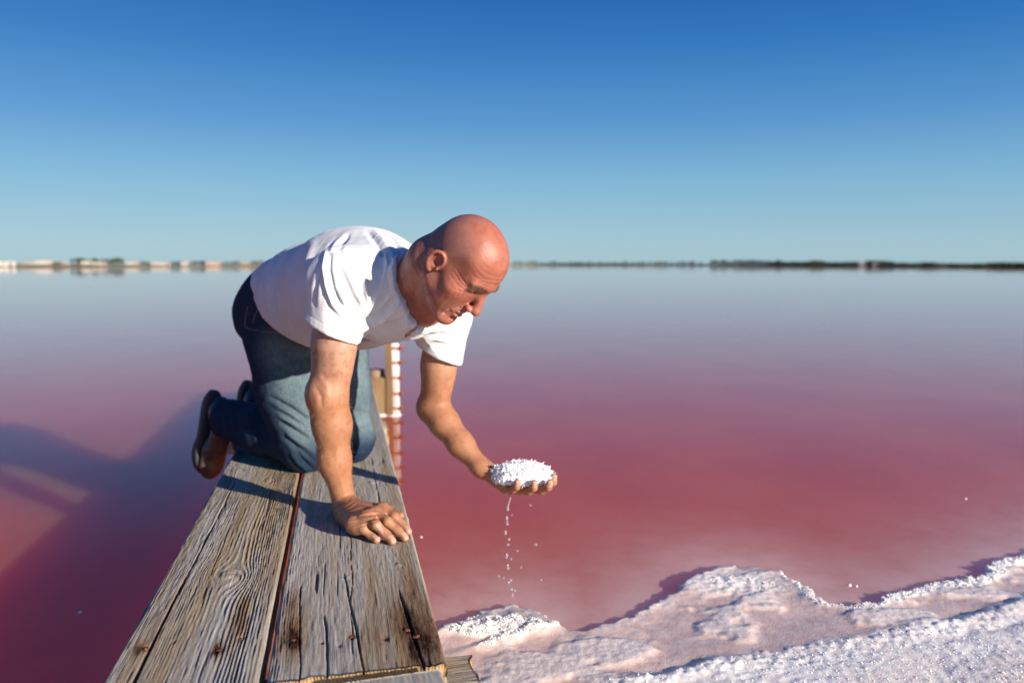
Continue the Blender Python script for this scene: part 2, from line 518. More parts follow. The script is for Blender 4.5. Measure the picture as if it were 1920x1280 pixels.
def make_board(name, width, thick, s0, s1, seed, knots=(), cracks=(), stains=(), nails=(), browns=(), splits=(), ds=0.006, dw=0.0016, relief=1.0,
               ring_mm=5.0, fine_to=None, sag=0.0, shear=0.0):
    """A weathered board in its own frame: x across (centre 0), y along, z up with the top at 0."""
    if fine_to is None: fine_to = s1
    ss = np.arange(s0, fine_to, ds)
    if fine_to < s1: ss = np.concatenate([ss, np.linspace(fine_to, s1, max(2, int((s1 - fine_to) / 0.03)))])
    nw = max(8, int(width / dw))
    w_top = np.linspace(-width / 2, width / 2, nw)
    S, W = np.meshgrid(ss, w_top, indexing='ij')
    S = S.astype(np.float32); W = W.astype(np.float32)
    warp = 0.010 * fbm2(S * 1.1 + seed, W * 5, seed, 3) + 0.0035 * fbm2(S * 5, W * 14, seed + 5, 3)
    Wd = W + warp
    for (ks, kw, ls, lw, amp) in knots:
        q = np.exp(-(((S - ks) / ls) ** 2 + ((W - kw) / lw) ** 2))
        Wd = Wd - q * (W - kw) * amp + 0.35 * q * lw * np.sin((S - ks) / ls * 2.0) * amp * 0.6
    sp = 1000.0 / ring_mm
    ph = Wd * sp * (1 + 0.5 * noise2(W * 6 + 3, S * 0.25, seed + 9)) + 1.2 * noise2(S * 0.6, W * 20, seed + 2)
    sn = 0.5 + 0.5 * np.sin(ph * 2 * np.pi)
    ridge = sn ** 1.6
    depthmod = np.clip(0.42 + 1.25 * fbm2(S * 1.1, W * 15, seed + 31, 3), 0.06, 1.35)
    fibre = noise2(S * 16, W * 700, seed + 40) * 0.5 + noise2(S * 40, W * 330, seed + 41) * 0.5
    grain = np.clip(0.10 + 0.80 * ridge * depthmod + 0.18 * fibre + 0.25 * (1 - np.clip(depthmod, 0, 1)), 0, 1)
    z = relief * (0.0019 * (ridge - 0.6) * depthmod + 0.0011 * fibre + 0.0018 * fbm2(S * 4, W * 18, seed + 50, 3))
    crack = np.zeros_like(S)
    for (cs0, cs1, cw0, cw1, half, deep) in cracks:
        t = (S - cs0) / (cs1 - cs0)
        cw = cw0 + (cw1 - cw0) * t + 0.003 * noise2(S * 9, S * 0 + cw0 * 50, seed + 60) + 0.35 * warp
        win = sstep(0, 0.10, t) * sstep(1, 0.85, t)
        hw = half * (0.35 + 0.65 * win) * (0.75 + 0.35 * noise2(S * 22, S * 0, seed + 61))
        p = np.clip(1 - np.abs(W - cw) / np.maximum(hw, 1e-5), 0, 1) * win
        crack = np.maximum(crack, p)
        z = z - deep * np.clip(p * 1.6, 0, 1)
    # small drying checks
    chk = noise2(S * 3.2, W * 240, seed + 70)
    chm = sstep(0.74, 0.9, chk) * sstep(-0.1, 0.3, noise2(S * 2.2, W * 9, seed + 71))
    z = z - 0.0028 * chm; crack = np.maximum(crack, 0.8 * chm)
    brown = np.clip(0.12 + sstep(-0.12, 0.38, fbm2(S * 0.9 + 3, W * 14, seed + 80, 3)) * 0.55 + 0.25 * noise2(S * 2.5, W * 90, seed + 81), 0, 1)
    for (bs, bw, ls, lw, amp) in browns:
        brown = np.maximum(brown, amp * np.exp(-(((S - bs) / ls) ** 2 + ((W - bw) / lw) ** 2)) * (0.8 + 0.3 * fibre))
    for (ks, kw, ls, lw, amp) in knots:
        core = np.exp(-(((S - ks) / (ls * 0.30)) ** 2 + ((W - kw) / (lw * 0.32)) ** 2))
        rr = np.sqrt(((S - ks) / (ls * 0.30)) ** 2 + ((W - kw) / (lw * 0.32)) ** 2)
        z = z + relief * 0.0026 * core - 0.0016 * np.exp(-((rr - 1.1) / 0.25) ** 2)
        grain = np.clip(grain * (1 - 0.5 * np.exp(-((rr - 1.1) / 0.3) ** 2)) + 0.15 * core, 0, 1)
    rust = np.zeros_like(S)
    for (rs, rw, ls, lw, amp) in stains:
        n = 0.7 + 0.6 * fbm2(S * 14, W * 60, seed + 90, 3)
        rust = np.maximum(rust, amp * np.clip(np.exp(-(((S - rs) / ls) ** 2 + ((W - rw) / lw) ** 2)) * n * 1.3, 0, 1))
    for (ns, nwid, r) in nails:
        q = np.exp(-(((S - ns) / (r * 1.1)) ** 2 + ((W - nwid) / (r * 1.1)) ** 2))
        z = z - 0.0045 * q
        crack = np.maximum(crack, 0.6 * q)
    # worn edges
    ed = np.minimum(W + width / 2, width / 2 - W)
    z = z - 0.006 * np.clip(1 - ed / 0.006, 0, 1) ** 2
    z = z + sag * S
    # profile loop: top, right side, underside, left side
    nside = 8; nbot = 5
    ns_ = len(ss)
    cols = [np.stack([W, S, z], -1)]
    at_ = {k: [v] for k, v in dict(grain=grain, crack=crack, brown=brown, rust=rust).items()}
    def side(xe, z0, z1, n, zedge):
        tt = np.linspace(0, 1, n + 2)[1:-1]
        SS = np.repeat(ss[:, None], n, 1); T = np.repeat(tt[None, :], ns_, 0)
        zz = zedge[:, None] * (1 - T) + (z0 * (1 - T) + z1 * T)
        gr = 0.5 + 0.5 * np.sin(zz * 1400 + 2 * noise2(SS * 3, zz * 60, seed + 7))
        xx = xe + (0.0025 * noise2(SS * 18, zz * 160, seed + 17) + 0.0015 * (gr - 0.5)) * 1.0
        return xx, SS, zz, gr
    def addcol(x, s, zz, gr):
        cols.append(np.stack([x, s, zz], -1))
        at_['grain'].append(np.clip(gr * 0.7 + 0.15, 0, 1))
        at_['crack'].append(np.zeros_like(gr)); at_['brown'].append(np.full_like(gr, 0.45)); at_['rust'].append(np.zeros_like(gr))
    addcol(*side(width / 2, 0, -thick, nside, z[:, -1]))
    tb = np.linspace(width / 2, -width / 2, nbot)
    Sb = np.repeat(ss[:, None], nbot, 1)
    addcol(np.repeat(tb[None, :], ns_, 0), Sb, np.full_like(Sb, -thick) + sag * Sb, np.full_like(Sb, 0.4))
    x_, s_, z_, g_ = side(-width / 2, -thick, 0, nside, z[:, 0] * 0)
    addcol(x_, s_, z_, g_)
    V = np.concatenate(cols, 1)
    nv = V.shape[1]
    A = {k: np.concatenate(v, 1) for k, v in at_.items()}
    # ragged, slightly oblique front end
    fr = np.clip(1 - (V[..., 1] - s0) / 0.03, 0, 1) ** 2
    V[..., 1] += fr * 0.006 * noise2(V[..., 0] * 45, V[..., 2] * 60, seed + 99) + shear * V[..., 0] * np.clip(1 - (V[..., 1] - s0) / 0.4, 0, 1)
    faces = grid_faces(ns_, nv, True)[:, ::-1]
    # end caps: strips between the top and the underside
    verts = V.reshape(-1, 3)
    caps = []
    extra = []
    base = len(verts)
    for row, flip in ((0, False), (ns_ - 1, True)):
        off = row * nv
        top = off + np.arange(nw)
        nz = 5
        prev = top
        zt = verts[top]
        for q in range(1, nz + 1):
            t = q / nz
            p = zt.copy()
            p[:, 2] = zt[:, 2] * (1 - t) + (-thick + sag * ss[row]) * t
            p[:, 1] += (0.0030 * noise2(p[:, 0] * 240, p[:, 2] * 30 + seed, seed + 3) + 0.002 * noise2(p[:, 0] * 60, p[:, 2] * 90, seed + 4)) * (1 if t < 1 else 0.5)
            idx = base + np.arange(nw); base += nw
            extra.append(p)
            f = np.stack([prev[:-1], idx[:-1], idx[1:], prev[1:]], 1)
            caps.append(f[:, ::-1] if flip else f)
            prev = idx
    verts = np.concatenate([verts] + extra)
    me = mesh_np(name, verts, [faces] + caps)
    me.materials.append(WOOD); me.materials.append(WOOD_END)
    mi = np.zeros(len(me.polygons), np.int32); mi[len(faces):] = 1
    me.polygons.foreach_set('material_index', mi)
    n_extra = len(verts) - V.shape[0] * V.shape[1]
    for k_, v_ in A.items():
        attr(me, k_, np.concatenate([v_.ravel(), np.full(n_extra, 0.4)]))
    ca = cracks
    return me

def board_object(name, me, parent, e, zt=0.0, roll=0.0):
    o = put(name, me, None, parent)
    o.location = (e, 0, zt)
    o.rotation_euler = (0, roll, 0)
    return o

walk = empty('boardwalk', (0, 0, ZP))
walk.rotation_euler = (0, 0, math.atan2(-D[0], D[1]))
tag(walk, 'narrow walkway of two weathered grey boards over the pink water', 'boardwalk')

def bl(px, py):                   # pixel on the board tops -> (along, across) in the walkway frame
    p = at_level(px, py, ZP)[:2]
    return float(p @ D), float(p @ E)
def rel(px, py, ec):
    s, e = bl(px, py)
    return s, e - ec

EL0, EL1 = -0.358, -0.133
ER0, ER1 = -0.121, 0.151
ECL, ECR = (EL0 + EL1) / 2, (ER0 + ER1) / 2
S_FRONT = 1.186
k1 = rel(455, 1078, ECL); k2 = rel(1, 1, 0)
left_cr = [(1.0, 2.45, rel(240, 1290, ECL)[1], rel(440, 905, ECL)[1], 0.0036, 0.012),
           (1.05, 1.55, 0.075, 0.078, 0.0016, 0.005), (1.6, 2.2, -0.02, -0.03, 0.0014, 0.004), (1.9, 2.5, 0.05, 0.045, 0.0018, 0.005)]
left_st = [(*rel(448, 1160, ECL), .11, .016, .6), (*rel(300, 1180, ECL), .2, .008, .5), (*rel(262, 1215, ECL), .030, .010, .8), (*rel(410, 1216, ECL), .030, .012, .95)]
left_br = [(*rel(455, 1150, ECL), .16, .018, 1.0), (*rel(330, 1060, ECL), .5, .012, .8), (*rel(300, 1180, ECL), .3, .012, .7), (*rel(440, 930, ECL), .10, .06, .6), (2.2, .05, .2, .04, .6)]
left_nails = [(*rel(274, 1213, ECL), .006), (*rel(411, 1216, ECL), .007), (*rel(452, 1196, ECL), .005), (*rel(327, 1201, ECL), .003)]
lb = make_board('plank', EL1 - EL0, 0.05, 0.98, 5.2, 11, knots=[(*rel(425, 1078, ECL), .075, .045, 1.0), (2.35, .03, .06, .035, .8), (*rel(520, 935, ECL), .05, .02, .6)],
                cracks=left_cr, stains=left_st, nails=left_nails, browns=left_br, fine_to=2.75, ring_mm=4.3, relief=1.2)
board_object('plank', lb, walk, ECL)
right_cr = [(1.15, 1.62, rel(690, 1285, ECR)[1], rel(640, 1050, ECR)[1], 0.0024, 0.009),
            (1.15, 1.50, rel(800, 1258, ECR)[1], rel(742, 1080, ECR)[1], 0.0038, 0.014),
            (1.15, 1.42, rel(614, 1283, ECR)[1], rel(603, 1210, ECR)[1], 0.0024, 0.008),
            (1.15, 1.6, rel(560, 1285, ECR)[1], rel(563, 1090, ECR)[1], 0.0016, 0.006),
            (1.2, 1.85, rel(660, 1190, ECR)[1], rel(655, 1010, ECR)[1], 0.0014, 0.004),
            (1.7, 2.5, -0.03, -0.02, 0.0016, 0.005), (1.9, 2.6, 0.07, 0.072, 0.0018, 0.005)]
right_st = [(1.27, .115, .13, .035, .75), (1.36, -.105, .12, .028, .55), (1.30, .02, .05, .02, .35), (*rel(766, 1165, ECR), .085, .030, 1.0), (*rel(800, 1195, ECR), .15, .036, 1.0), (*rel(778, 1215, ECR), .08, .016, 1.0), (*rel(770, 1110, ECR), .10, .020, .6),
            (*rel(546, 1200, ECR), .065, .024, 1.0), (*rel(548, 1140, ECR), .09, .016, .7), (*rel(660, 1192, ECR), .014, .008, 1.0), (*rel(722, 1197, ECR), .012, .007, .7)]
right_br = [(*rel(550, 1180, ECR), .12, .03, 1.0), (*rel(790, 1160, ECR), .20, .045, 1.0), (*rel(760, 1100, ECR), .10, .03, .8), (*rel(740, 940, ECR), .12, .03, .7), (2.0, -.03, .12, .06, .5)]
right_nails = [(*rel(549, 1198, ECR), .007), (*rel(660, 1192, ECR), .006), (*rel(604, 1203, ECR), .003), (*rel(636, 1208, ECR), .003),
               (*rel(723, 1197, ECR), .004), (*rel(762, 1178, ECR), .008), (*rel(780, 1190, ECR), .009)]
rb = make_board('plank', ER1 - ER0, 0.05, S_FRONT, 5.2, 23, knots=[(*rel(748, 1058, ECR), .030, .028, 1.0), (*rel(652, 1082, ECR), .028, .020, .9), (1.98, .02, .05, .05, .7), (*rel(700, 905, ECR), .05, .05, .9)],
                cracks=right_cr, stains=right_st, nails=right_nails, browns=right_br, fine_to=2.75, ring_mm=4.2, relief=1.1)
board_object('plank', rb, walk, ECR)

# rusty nail heads
M = Mat('rusted_iron')
c = M.mix(M.ramp(M.noise(260, 4, 0.7), 0.3, 0.7), (0.24, 0.075, 0.022), (0.07, 0.022, 0.012))
M.set(Base_Color=c, Roughness=0.8, Metallic=0.15)
M.bump(M.noise(500, 3, 0.6), 0.6, 0.001)
RUST = M.m
def nail_mesh(r, seed):
    rg = np.random.default_rng(seed)
    n = 10; vs = []; fs = []
    prof = [(1.0, -0.004), (1.05, 0.0003), (0.85, 0.0014), (0.4, 0.0019)]
    wob_ = 1 + 0.18 * rg.normal(size=n)
    for (rr, zz) in prof:
        for i in range(n):
            a = 2 * math.pi * i / n
            vs.append((r * rr * wob_[i] * math.cos(a), r * rr * wob_[i] * 0.8 * math.sin(a), zz + 0.0004 * rg.normal()))
    vs.append((0, 0, 0.0017))
    q = grid_faces(len(prof), n, True)
    top = np.array([[3 * n + i, 3 * n + (i + 1) % n, 4 * n] for i in range(n)])
    return mesh_np('nail', np.array(vs), [q, top])
sd_ = 0
for ec, ls_ in ((ECL, left_nails[:3]), (ECR, [right_nails[0], right_nails[1], right_nails[5], right_nails[6]])):
    for (ns, nwid, r) in ls_:
        sd_ += 1
        o = put('nail', nail_mesh(r * 0.8, sd_), RUST, walk)
        o.location = (ec + nwid, ns, -0.0022)
        o.rotation_euler = (0.1, 0.1, sd_ * 1.3)

# sawn beam carrying the boards, its end sticking out on the right; offcut lying before the board ends
def beam(name, length, width, thick, seed):
    return make_board(name, width, thick, 0, length, seed, ds=0.006, dw=0.003, ring_mm=9, relief=1.6, browns=[(length * .5, 0, length, width, .75)])
bme = beam('support_beam', 0.72, 0.105, 0.09, 71)
o = put('support_beam', bme, None, walk)
sB, eB = bl(915, 1243)
o.location = (0.207, 1.268, -0.0555)
o.rotation_euler = (0, 0, math.radians(92))
bme2 = make_board('offcut_board', 0.150, 0.045, 0.0, 0.62, 83, ds=0.005, dw=0.002, ring_mm=4.5, relief=1.0, knots=[(.55, -.02, .03, .03, .9)])
o = put('offcut_board', bme2, None, walk)
o.location = (0.106, 0.530, 0.016)
o.rotation_euler = (math.radians(-0.4), 0, math.radians(4))
# a second beam farther along and two short piles under the walk
o = put('support_beam', beam('support_beam', 0.66, 0.10, 0.09, 77), None, walk)
o.location = (0.18, 3.4, -0.0555); o.rotation_euler = (0, 0, math.radians(90))
def pile_mesh(r, h, seed):
    n = 14; nz = 12
    a = np.linspace(0, 2 * np.pi, n, endpoint=False); zz = np.linspace(0, -h, nz)
    A_, Z_ = np.meshgrid(a, zz, indexing='xy')
    R_ = r * (1 + 0.06 * noise2(A_ * 2, Z_ * 6, seed))
    V = np.stack([R_ * np.cos(A_), R_ * np.sin(A_), Z_], -1).reshape(-1, 3)
    me = mesh_np('pile', V, [grid_faces(nz, n, True), np.arange(n)[None, ::-1]])
    for k_, v_ in dict(grain=.4, crack=0, brown=.7, rust=.1).items(): attr(me, k_, np.full(len(V), v_))
    return me
for (e_, s_) in ((-0.25, 1.30), (0.08, 1.31), (-0.27, 3.45), (0.08, 3.45)):
    o = put('pile', pile_mesh(0.045, 0.6, int(e_ * 100 + s_ * 10) % 97), WOOD, walk)
    o.location = (e_, s_, -0.147)
# ================================================================== FAR SHORE
_sx = np.array([-2200, -600, 0, 250, 500, 800, 1000, 1250, 1450, 1600, 1750, 1920, 2600, 4200])
_sd = np.array([240, 262, 285, 330, 420, 800, 1250, 950, 560, 430, 320, 255, 220, 200])
def shore_dist(px):
    return np.interp(px, _sx, _sd)
def far_point(px, extra=0.0, z=0.0):
    d = float(shore_dist(px)) + extra
    return np.array([(px - 960) / F_PX * d, d, z])
pxs = np.linspace(-2200, 4200, 420)
rows = [(-6, -0.4), (0, 0.02), (2.0, 0.55), (7, 1.0), (30, 1.35), (120, 1.5), (500, 1.3), (2500, 1.0)]
V = []
for (ex, z) in rows:
    for i, p in enumerate(pxs):
        q = far_point(p, ex + (4.0 * math.sin(p * 0.021) + 3 * math.sin(p * 0.067)) * (ex < 20), z)
        hs = float(shore_dist(p)) / 300.0
        q[2] = z * (0.75 + 0.25 * math.sin(p * 0.013)) * min(2.2, max(1.0, hs)) if z > 0.1 else z
        V.append(q)
me = mesh_np('far_shore', np.array(V), grid_faces(len(rows), len(pxs))[:, ::-1])
M = Mat('dry_shore_grass')
c = M.mix(M.ramp(M.noise(0.06, 4, 0.6, M.pos((1, 1, 1))), 0.35, 0.65), (0.200, 0.148, 0.068), (0.272, 0.208, 0.104))
c = M.mix(M.ramp(M.noise(0.25, 3, 0.6), 0.42, 0.66, 0, 0.8), c, (0.10, 0.115, 0.04))
M.set(Base_Color=c, Roughness=0.95)
far = put('far_shore', me, M.m)
tag(far, 'low tan shore across the lagoon', kind='structure')
def ground_at(px, extra):
    d = float(shore_dist(px)); hs = min(2.2, max(1.0, d / 300.0))
    z = np.interp(extra, [r[0] for r in rows], [r[1] for r in rows])
    return far_point(px, extra, 0) + np.array([0, 0, z * (0.75 + 0.25 * math.sin(px * 0.013)) * hs - 0.05])

M = Mat('far_foliage')
n = M.noise(1.3, 3, 0.6)
M.set(Base_Color=M.mix(M.ramp(n, 0.3, 0.7), (0.040, 0.058, 0.022), (0.085, 0.105, 0.040)), Roughness=0.8)
LEAF = M.m
M = Mat('far_bark')
M.set(Base_Color=M.mix(M.noise(4, 3, 0.6), (0.10, 0.075, 0.05), (0.20, 0.15, 0.10)), Roughness=0.9)
BARK = M.m
def crown_mesh(seed, h, w, n=420):
    rg = np.random.default_rng(seed)
    nb = 7
    cs = np.stack([rg.normal(0, w * 0.26, nb), rg.normal(0, w * 0.26, nb), h * (0.45 + 0.42 * rg.random(nb))], 1)
    rs = w * (0.20 + 0.14 * rg.random(nb))
    k = rg.integers(0, nb, n)
    d = rg.normal(size=(n, 3)); d /= np.linalg.norm(d, axis=1)[:, None]
    p = cs[k] + d * (rs[k] * (0.55 + 0.5 * rg.random(n)))[:, None] * np.array([1, 1, 0.85])
    p[:, 2] = np.maximum(p[:, 2], h * 0.10)
    s = 0.085 * h * (0.7 + 0.8 * rg.random(n))
    u = rg.normal(size=(n, 3)); u /= np.linalg.norm(u, axis=1)[:, None]
    v = np.cross(u, rg.normal(size=(n, 3))); v /= np.linalg.norm(v, axis=1)[:, None]
    V = np.concatenate([p + u * s[:, None], p + v * s[:, None], p - u * s[:, None] * 0.8, p - v * s[:, None] * 0.7])
    i = np.arange(n)
    return mesh_np('crown', V, np.stack([i, i + n, i + 2 * n, i + 3 * n], 1), smooth=False)
def trunk_mesh(seed, h, w):
    rg = np.random.default_rng(seed)
    V = []; F = []
    def limb(a, b, ra, rb):
        a = np.array(a); b = np.array(b); b0 = len(V)
        for p, r in ((a, ra), (b, rb)):
            for i in range(6):
                t = math.pi / 3 * i
                V.append(p + np.array([r * math.cos(t), r * math.sin(t), 0]))
        for i in range(6):
            F.append([b0 + i, b0 + (i + 1) % 6, b0 + 6 + (i + 1) % 6, b0 + 6 + i])
    top = (rg.normal() * w * .05, rg.normal() * w * .05, h * .42)
    limb((0, 0, -.3), top, h * .045, h * .03)
    for i in range(4):
        a = rg.random() * 6.28
        limb(top, (top[0] + math.cos(a) * w * .25, top[1] + math.sin(a) * w * .25, h * (.6 + .2 * rg.random())), h * .026, h * .008)
    return mesh_np('trunk', np.array(V), np.array(F))
TREE_KINDS = [(crown_mesh(s, 4.0, w), trunk_mesh(s, 4.0, w)) for s, w in ((1, 4.2), (2, 5.0), (3, 6.0), (4, 4.6), (5, 7.0))]
for cm, tm in TREE_KINDS:
    cm.materials.append(LEAF); tm.materials.append(BARK)
def far_tree(px, extra, height, label, group, rg, wide=1.0):
    cm, tm = TREE_KINDS[rg.integers(0, len(TREE_KINDS))]
    t = empty('tree', ground_at(px, extra))
    t.rotation_euler = (0, 0, rg.random() * 6.28)
    s = height / 4.0
    t.scale = (s * wide, s * wide, s)
    tag(t, label, 'tree', group)
    put('crown', cm, None, t); put('trunk', tm, None, t)
rg = np.random.default_rng(31)
def top_h(px, ypix, extra):       # height that reaches photograph row ypix
    d = float(shore_dist(px)) + extra
    return max(0.8, CAM_H + (496 - ypix) / F_PX * d - ground_at(px, extra)[2])
for px in (148, 156, 164, 172, 180, 189, 197, 206, 214, 222, 231):
    ex = 14 + 10 * rg.random()
    far_tree(px, ex, top_h(px, 485.0 + 3.0 * rg.random(), ex), 'dark round tree in the clump right of the long white salt mound', 'trees beside the salt mound on the left shore', rg)
for px in (108, 114, 120):
    far_tree(px, 9, top_h(px, 492 + rg.random(), 9), 'low dark bush tree before the long white salt mound', 'bushes before the salt mound', rg, 1.5)
for px in (266, 274, 282, 322, 330, 338, 362, 370, 379, 386, 421, 429, 438, 446, 476, 484, 493):
    ex = 16 + 10 * rg.random()
    far_tree(px, ex, top_h(px, 489.0 + 2.5 * rg.random(), ex), 'small tree between the pale houses on the left shore', 'trees among the houses on the left shore', rg, 1.1)
for i in range(34):
    px = 962 + i * 10.5 + rg.random() * 5
    ex = 20 + 20 * rg.random()
    far_tree(px, ex, top_h(px, 490.0 + 2.0 * rg.random(), ex), 'tiny tree in the thin dark line on the farthest shore', 'trees on the farthest shore', rg, 1.5)
for i in range(22):
    px = 1330 + i * 6.0 + rg.random() * 3
    ex = 8 + 14 * rg.random()
    far_tree(px, ex, top_h(px, 488.0 + 3.5 * rg.random(), ex), 'dark tree on the tan bank right of centre', 'trees on the tan bank right of centre', rg, 1.2)
def right_line(px):
    return np.interp(px, [1440, 1470, 1500, 1525, 1550, 1580, 1600, 1640, 1680, 1710, 1740, 1800, 1840, 1860, 1920], [492, 491, 492, 488.5, 493, 491.5, 491.5, 489.5, 493, 494, 493, 496, 495, 493, 493.5])
def wood_part(px):
    if px < 1520: return 'dark tree where the right-hand wood begins, left of its tallest hump', 'trees where the right shore wood begins'
    if px < 1606: return 'dark tree of the wood between its tallest hump and the lone white house', 'trees left of the lone white house'
    if px < 1720: return 'dark tree of the wood directly right of the lone white house', 'trees right of the lone white house'
    if px < 1830: return 'dark tree in the lowest stretch of the right-hand wood', 'trees in the low stretch of the right shore wood'
    return 'dark tree of the wood at the right picture edge', 'trees at the right picture edge'
px = 1442
while px < 1990:
    if not (1604 < px < 1626):
        for q in range(2):
            ex = 3 + 9 * rg.random() + q * 8
            hgt = top_h(px, right_line(px) - 1.5 + (1.8 * rg.random()), ex)
            far_tree(px + rg.random() * 3, ex, hgt, *wood_part(px), rg, 1.35)
    px += 8.0
# scrub along the water's edge below the right-hand wood
V = []; n = 5200
ppx = 1440 + rg.random(n) * 640
keep = ~((ppx > 1606) & (ppx < 1624)); ppx = ppx[keep]; n = len(ppx)
pe = 0.4 + rg.random(n) * 6
base = np.array([ground_at(a, b) for a, b in zip(ppx, pe)])
base[:, 2] += rg.random(n) * 0.9
s = 0.25 + 0.3 * rg.random(n)
u = rg.normal(size=(n, 3)); u /= np.linalg.norm(u, axis=1)[:, None]
v = np.cross(u, rg.normal(size=(n, 3))); v /= np.linalg.norm(v, axis=1)[:, None]
V = np.concatenate([base + u * s[:, None], base + v * s[:, None], base - u * s[:, None]])
i = np.arange(n)
sc = put('shore_scrub', mesh_np('shore_scrub', V, np.stack([i, i + n, i + 2 * n], 1), smooth=False), LEAF)
tag(sc, 'dark scrub along the water edge of the right shore', 'scrub', kind='stuff')

# houses
def plain(name, col, rough=0.8):
    M = Mat(name)
    M.set(Base_Color=M.mix(M.noise(1.5, 3, 0.6), tuple(v * 0.9 for v in col), col), Roughness=rough)
    return M.m
WALLW = plain('white_render', (0.480, 0.456, 0.416)); WALLP = plain('pinkish_render', (0.440, 0.320, 0.256))
ROOFT = plain('tile_roof', (0.50, 0.36, 0.28)); GLASSD = plain('dark_window', (0.05, 0.06, 0.07), 0.2); ROOFW = plain('pale_roof', (0.448, 0.432, 0.400))
def box_mesh(name, x0, x1, y0, y1, z0, z1):
    v = np.array([(x, y, z) for x in (x0, x1) for y in (y0, y1) for z in (z0, z1)])
    f = np.array([[0, 1, 3, 2], [4, 6, 7, 5], [0, 4, 5, 1], [2, 3, 7, 6], [0, 2, 6, 4], [1, 5, 7, 3]])
    return mesh_np(name, v, f, smooth=False)
def gable_mesh(name, w, d, z0, h, over):
    x0, x1 = -w / 2 - over, w / 2 + over; y0, y1 = -d / 2 - over, d / 2 + over
    v = np.array([(x0, y0, z0), (x1, y0, z0), (x1, y1, z0), (x0, y1, z0), (x0, 0, z0 + h), (x1, 0, z0 + h)])
    return mesh_np(name, v, [np.array([[0, 1, 5, 4], [2, 3, 4, 5], [3, 2, 1, 0]]), np.array([[1, 2, 5], [3, 0, 4]])], smooth=False)
def house(px0, px1, ytop, extra, wallm, roofm, label, flat=False, nwin=3):
    px = (px0 + px1) / 2
    b = ground_at(px, extra)
    d = float(shore_dist(px)) + extra
    w = (px1 - px0) / F_PX * d
    h = max(1.3, 0.72 * (CAM_H + (496 - ytop) / F_PX * d - b[2]))
    t = empty('house', b)
    t.rotation_euler = (0, 0, -math.atan2(b[0], b[1]))
    tag(t, label, 'house')
    wh = h * (0.9 if flat else 0.68)
    dep = min(8.0, max(4.0, w * 0.6))
    put('wall', box_mesh('wall', -w / 2, w / 2, -dep / 2, dep / 2, -0.4, wh), wallm, t)
    if flat: put('roof', box_mesh('roof', -w / 2 - .12, w / 2 + .12, -dep / 2 - .12, dep / 2 + .12, wh + .003, h), roofm, t)
    else: put('roof', gable_mesh('roof', w, dep, wh + .003, h - wh, .25), roofm, t)
    for k in range(nwin):
        x = -w / 2 + w * (k + 0.7) / (nwin + 0.4)
        ww = min(0.5, w / nwin * 0.25)
        fr = put('window', box_mesh('window', x - ww, x + ww, -dep / 2 - .05, -dep / 2 - .002, wh * .38, wh * .78), WALLW, t)
        put('pane', box_mesh('pane', x - ww * .8, x + ww * .8, -dep / 2 - .06, -dep / 2 - .052, wh * .43, wh * .74), GLASSD, fr)
    put('door', box_mesh('door', w * .32, w * .32 + min(.9, w * .12), -dep / 2 - .05, -dep / 2 - .002, -.1, wh * .62), GLASSD, t)
house(-30, 28, 490.5, 8, WALLW, ROOFW, 'long flat white building cut off by the left picture edge', True, 5)
house(158, 176, 490.0, 7, WALLW, ROOFW, 'small white hut in front of the dark clump of trees', True, 2)
house(180, 202, 491.5, 6, WALLW, ROOFT, 'low pale cottage at the foot of the dark clump of trees', False, 2)
house(240, 263, 486.5, 14, WALLW, ROOFW, 'square white house standing first right of the dark tree clump', False, 3)
house(288, 320, 487.5, 14, WALLW, ROOFW, 'widest white house between the small trees on the left shore', False, 4)
house(343, 358, 486.5, 16, WALLW, ROOFW, 'narrow white house left of the pinkish one on the left shore', False, 2)
house(390, 417, 486.5, 12, WALLP, ROOFW, 'pinkish house with pale roof on the left shore', False, 3)
house(456, 472, 491.0, 10, WALLP, ROOFT, 'small pinkish cottage near the kneeling man, on the far shore', False, 2)
house(1607, 1623, 492.5, 3, WALLW, ROOFW, 'lone white house in the gap of the dark right shore wood', False, 2)
house(1633, 1646, 494.5, 2, WALLW, ROOFW, 'half hidden pale shed beside the lone white house, right shore', True, 1)
# the long mound of harvested salt
b = ground_at(88, 16)
nu, nv = 40, 14
d = float(shore_dist(88)) + 16
mw = 92 / F_PX * d; mh = CAM_H + (496 - 484) / F_PX * d - b[2]
U, Vv = np.meshgrid(np.linspace(-1, 1, nu), np.linspace(-1, 1, nv), indexing='ij')
env = np.clip(1 - np.abs(U) ** 3.2, 0, 1) * np.clip(1 - np.abs(Vv) ** 1.6, 0, 1) * (0.82 + 0.22 * noise2(U * 4, Vv * 2, 5))
mv = np.stack([U * mw / 2, Vv * 5, env * mh - 0.2], -1).reshape(-1, 3)
sm = put('salt_mound', mesh_np('salt_mound', mv, grid_faces(nu, nv)), plain('mound_salt', (0.528, 0.480, 0.416)), None, b)
sm.rotation_euler = (0, 0, -math.atan2(b[0], b[1]))
tag(sm, 'long low cream-white salt mound on the far left shore', 'salt mound')

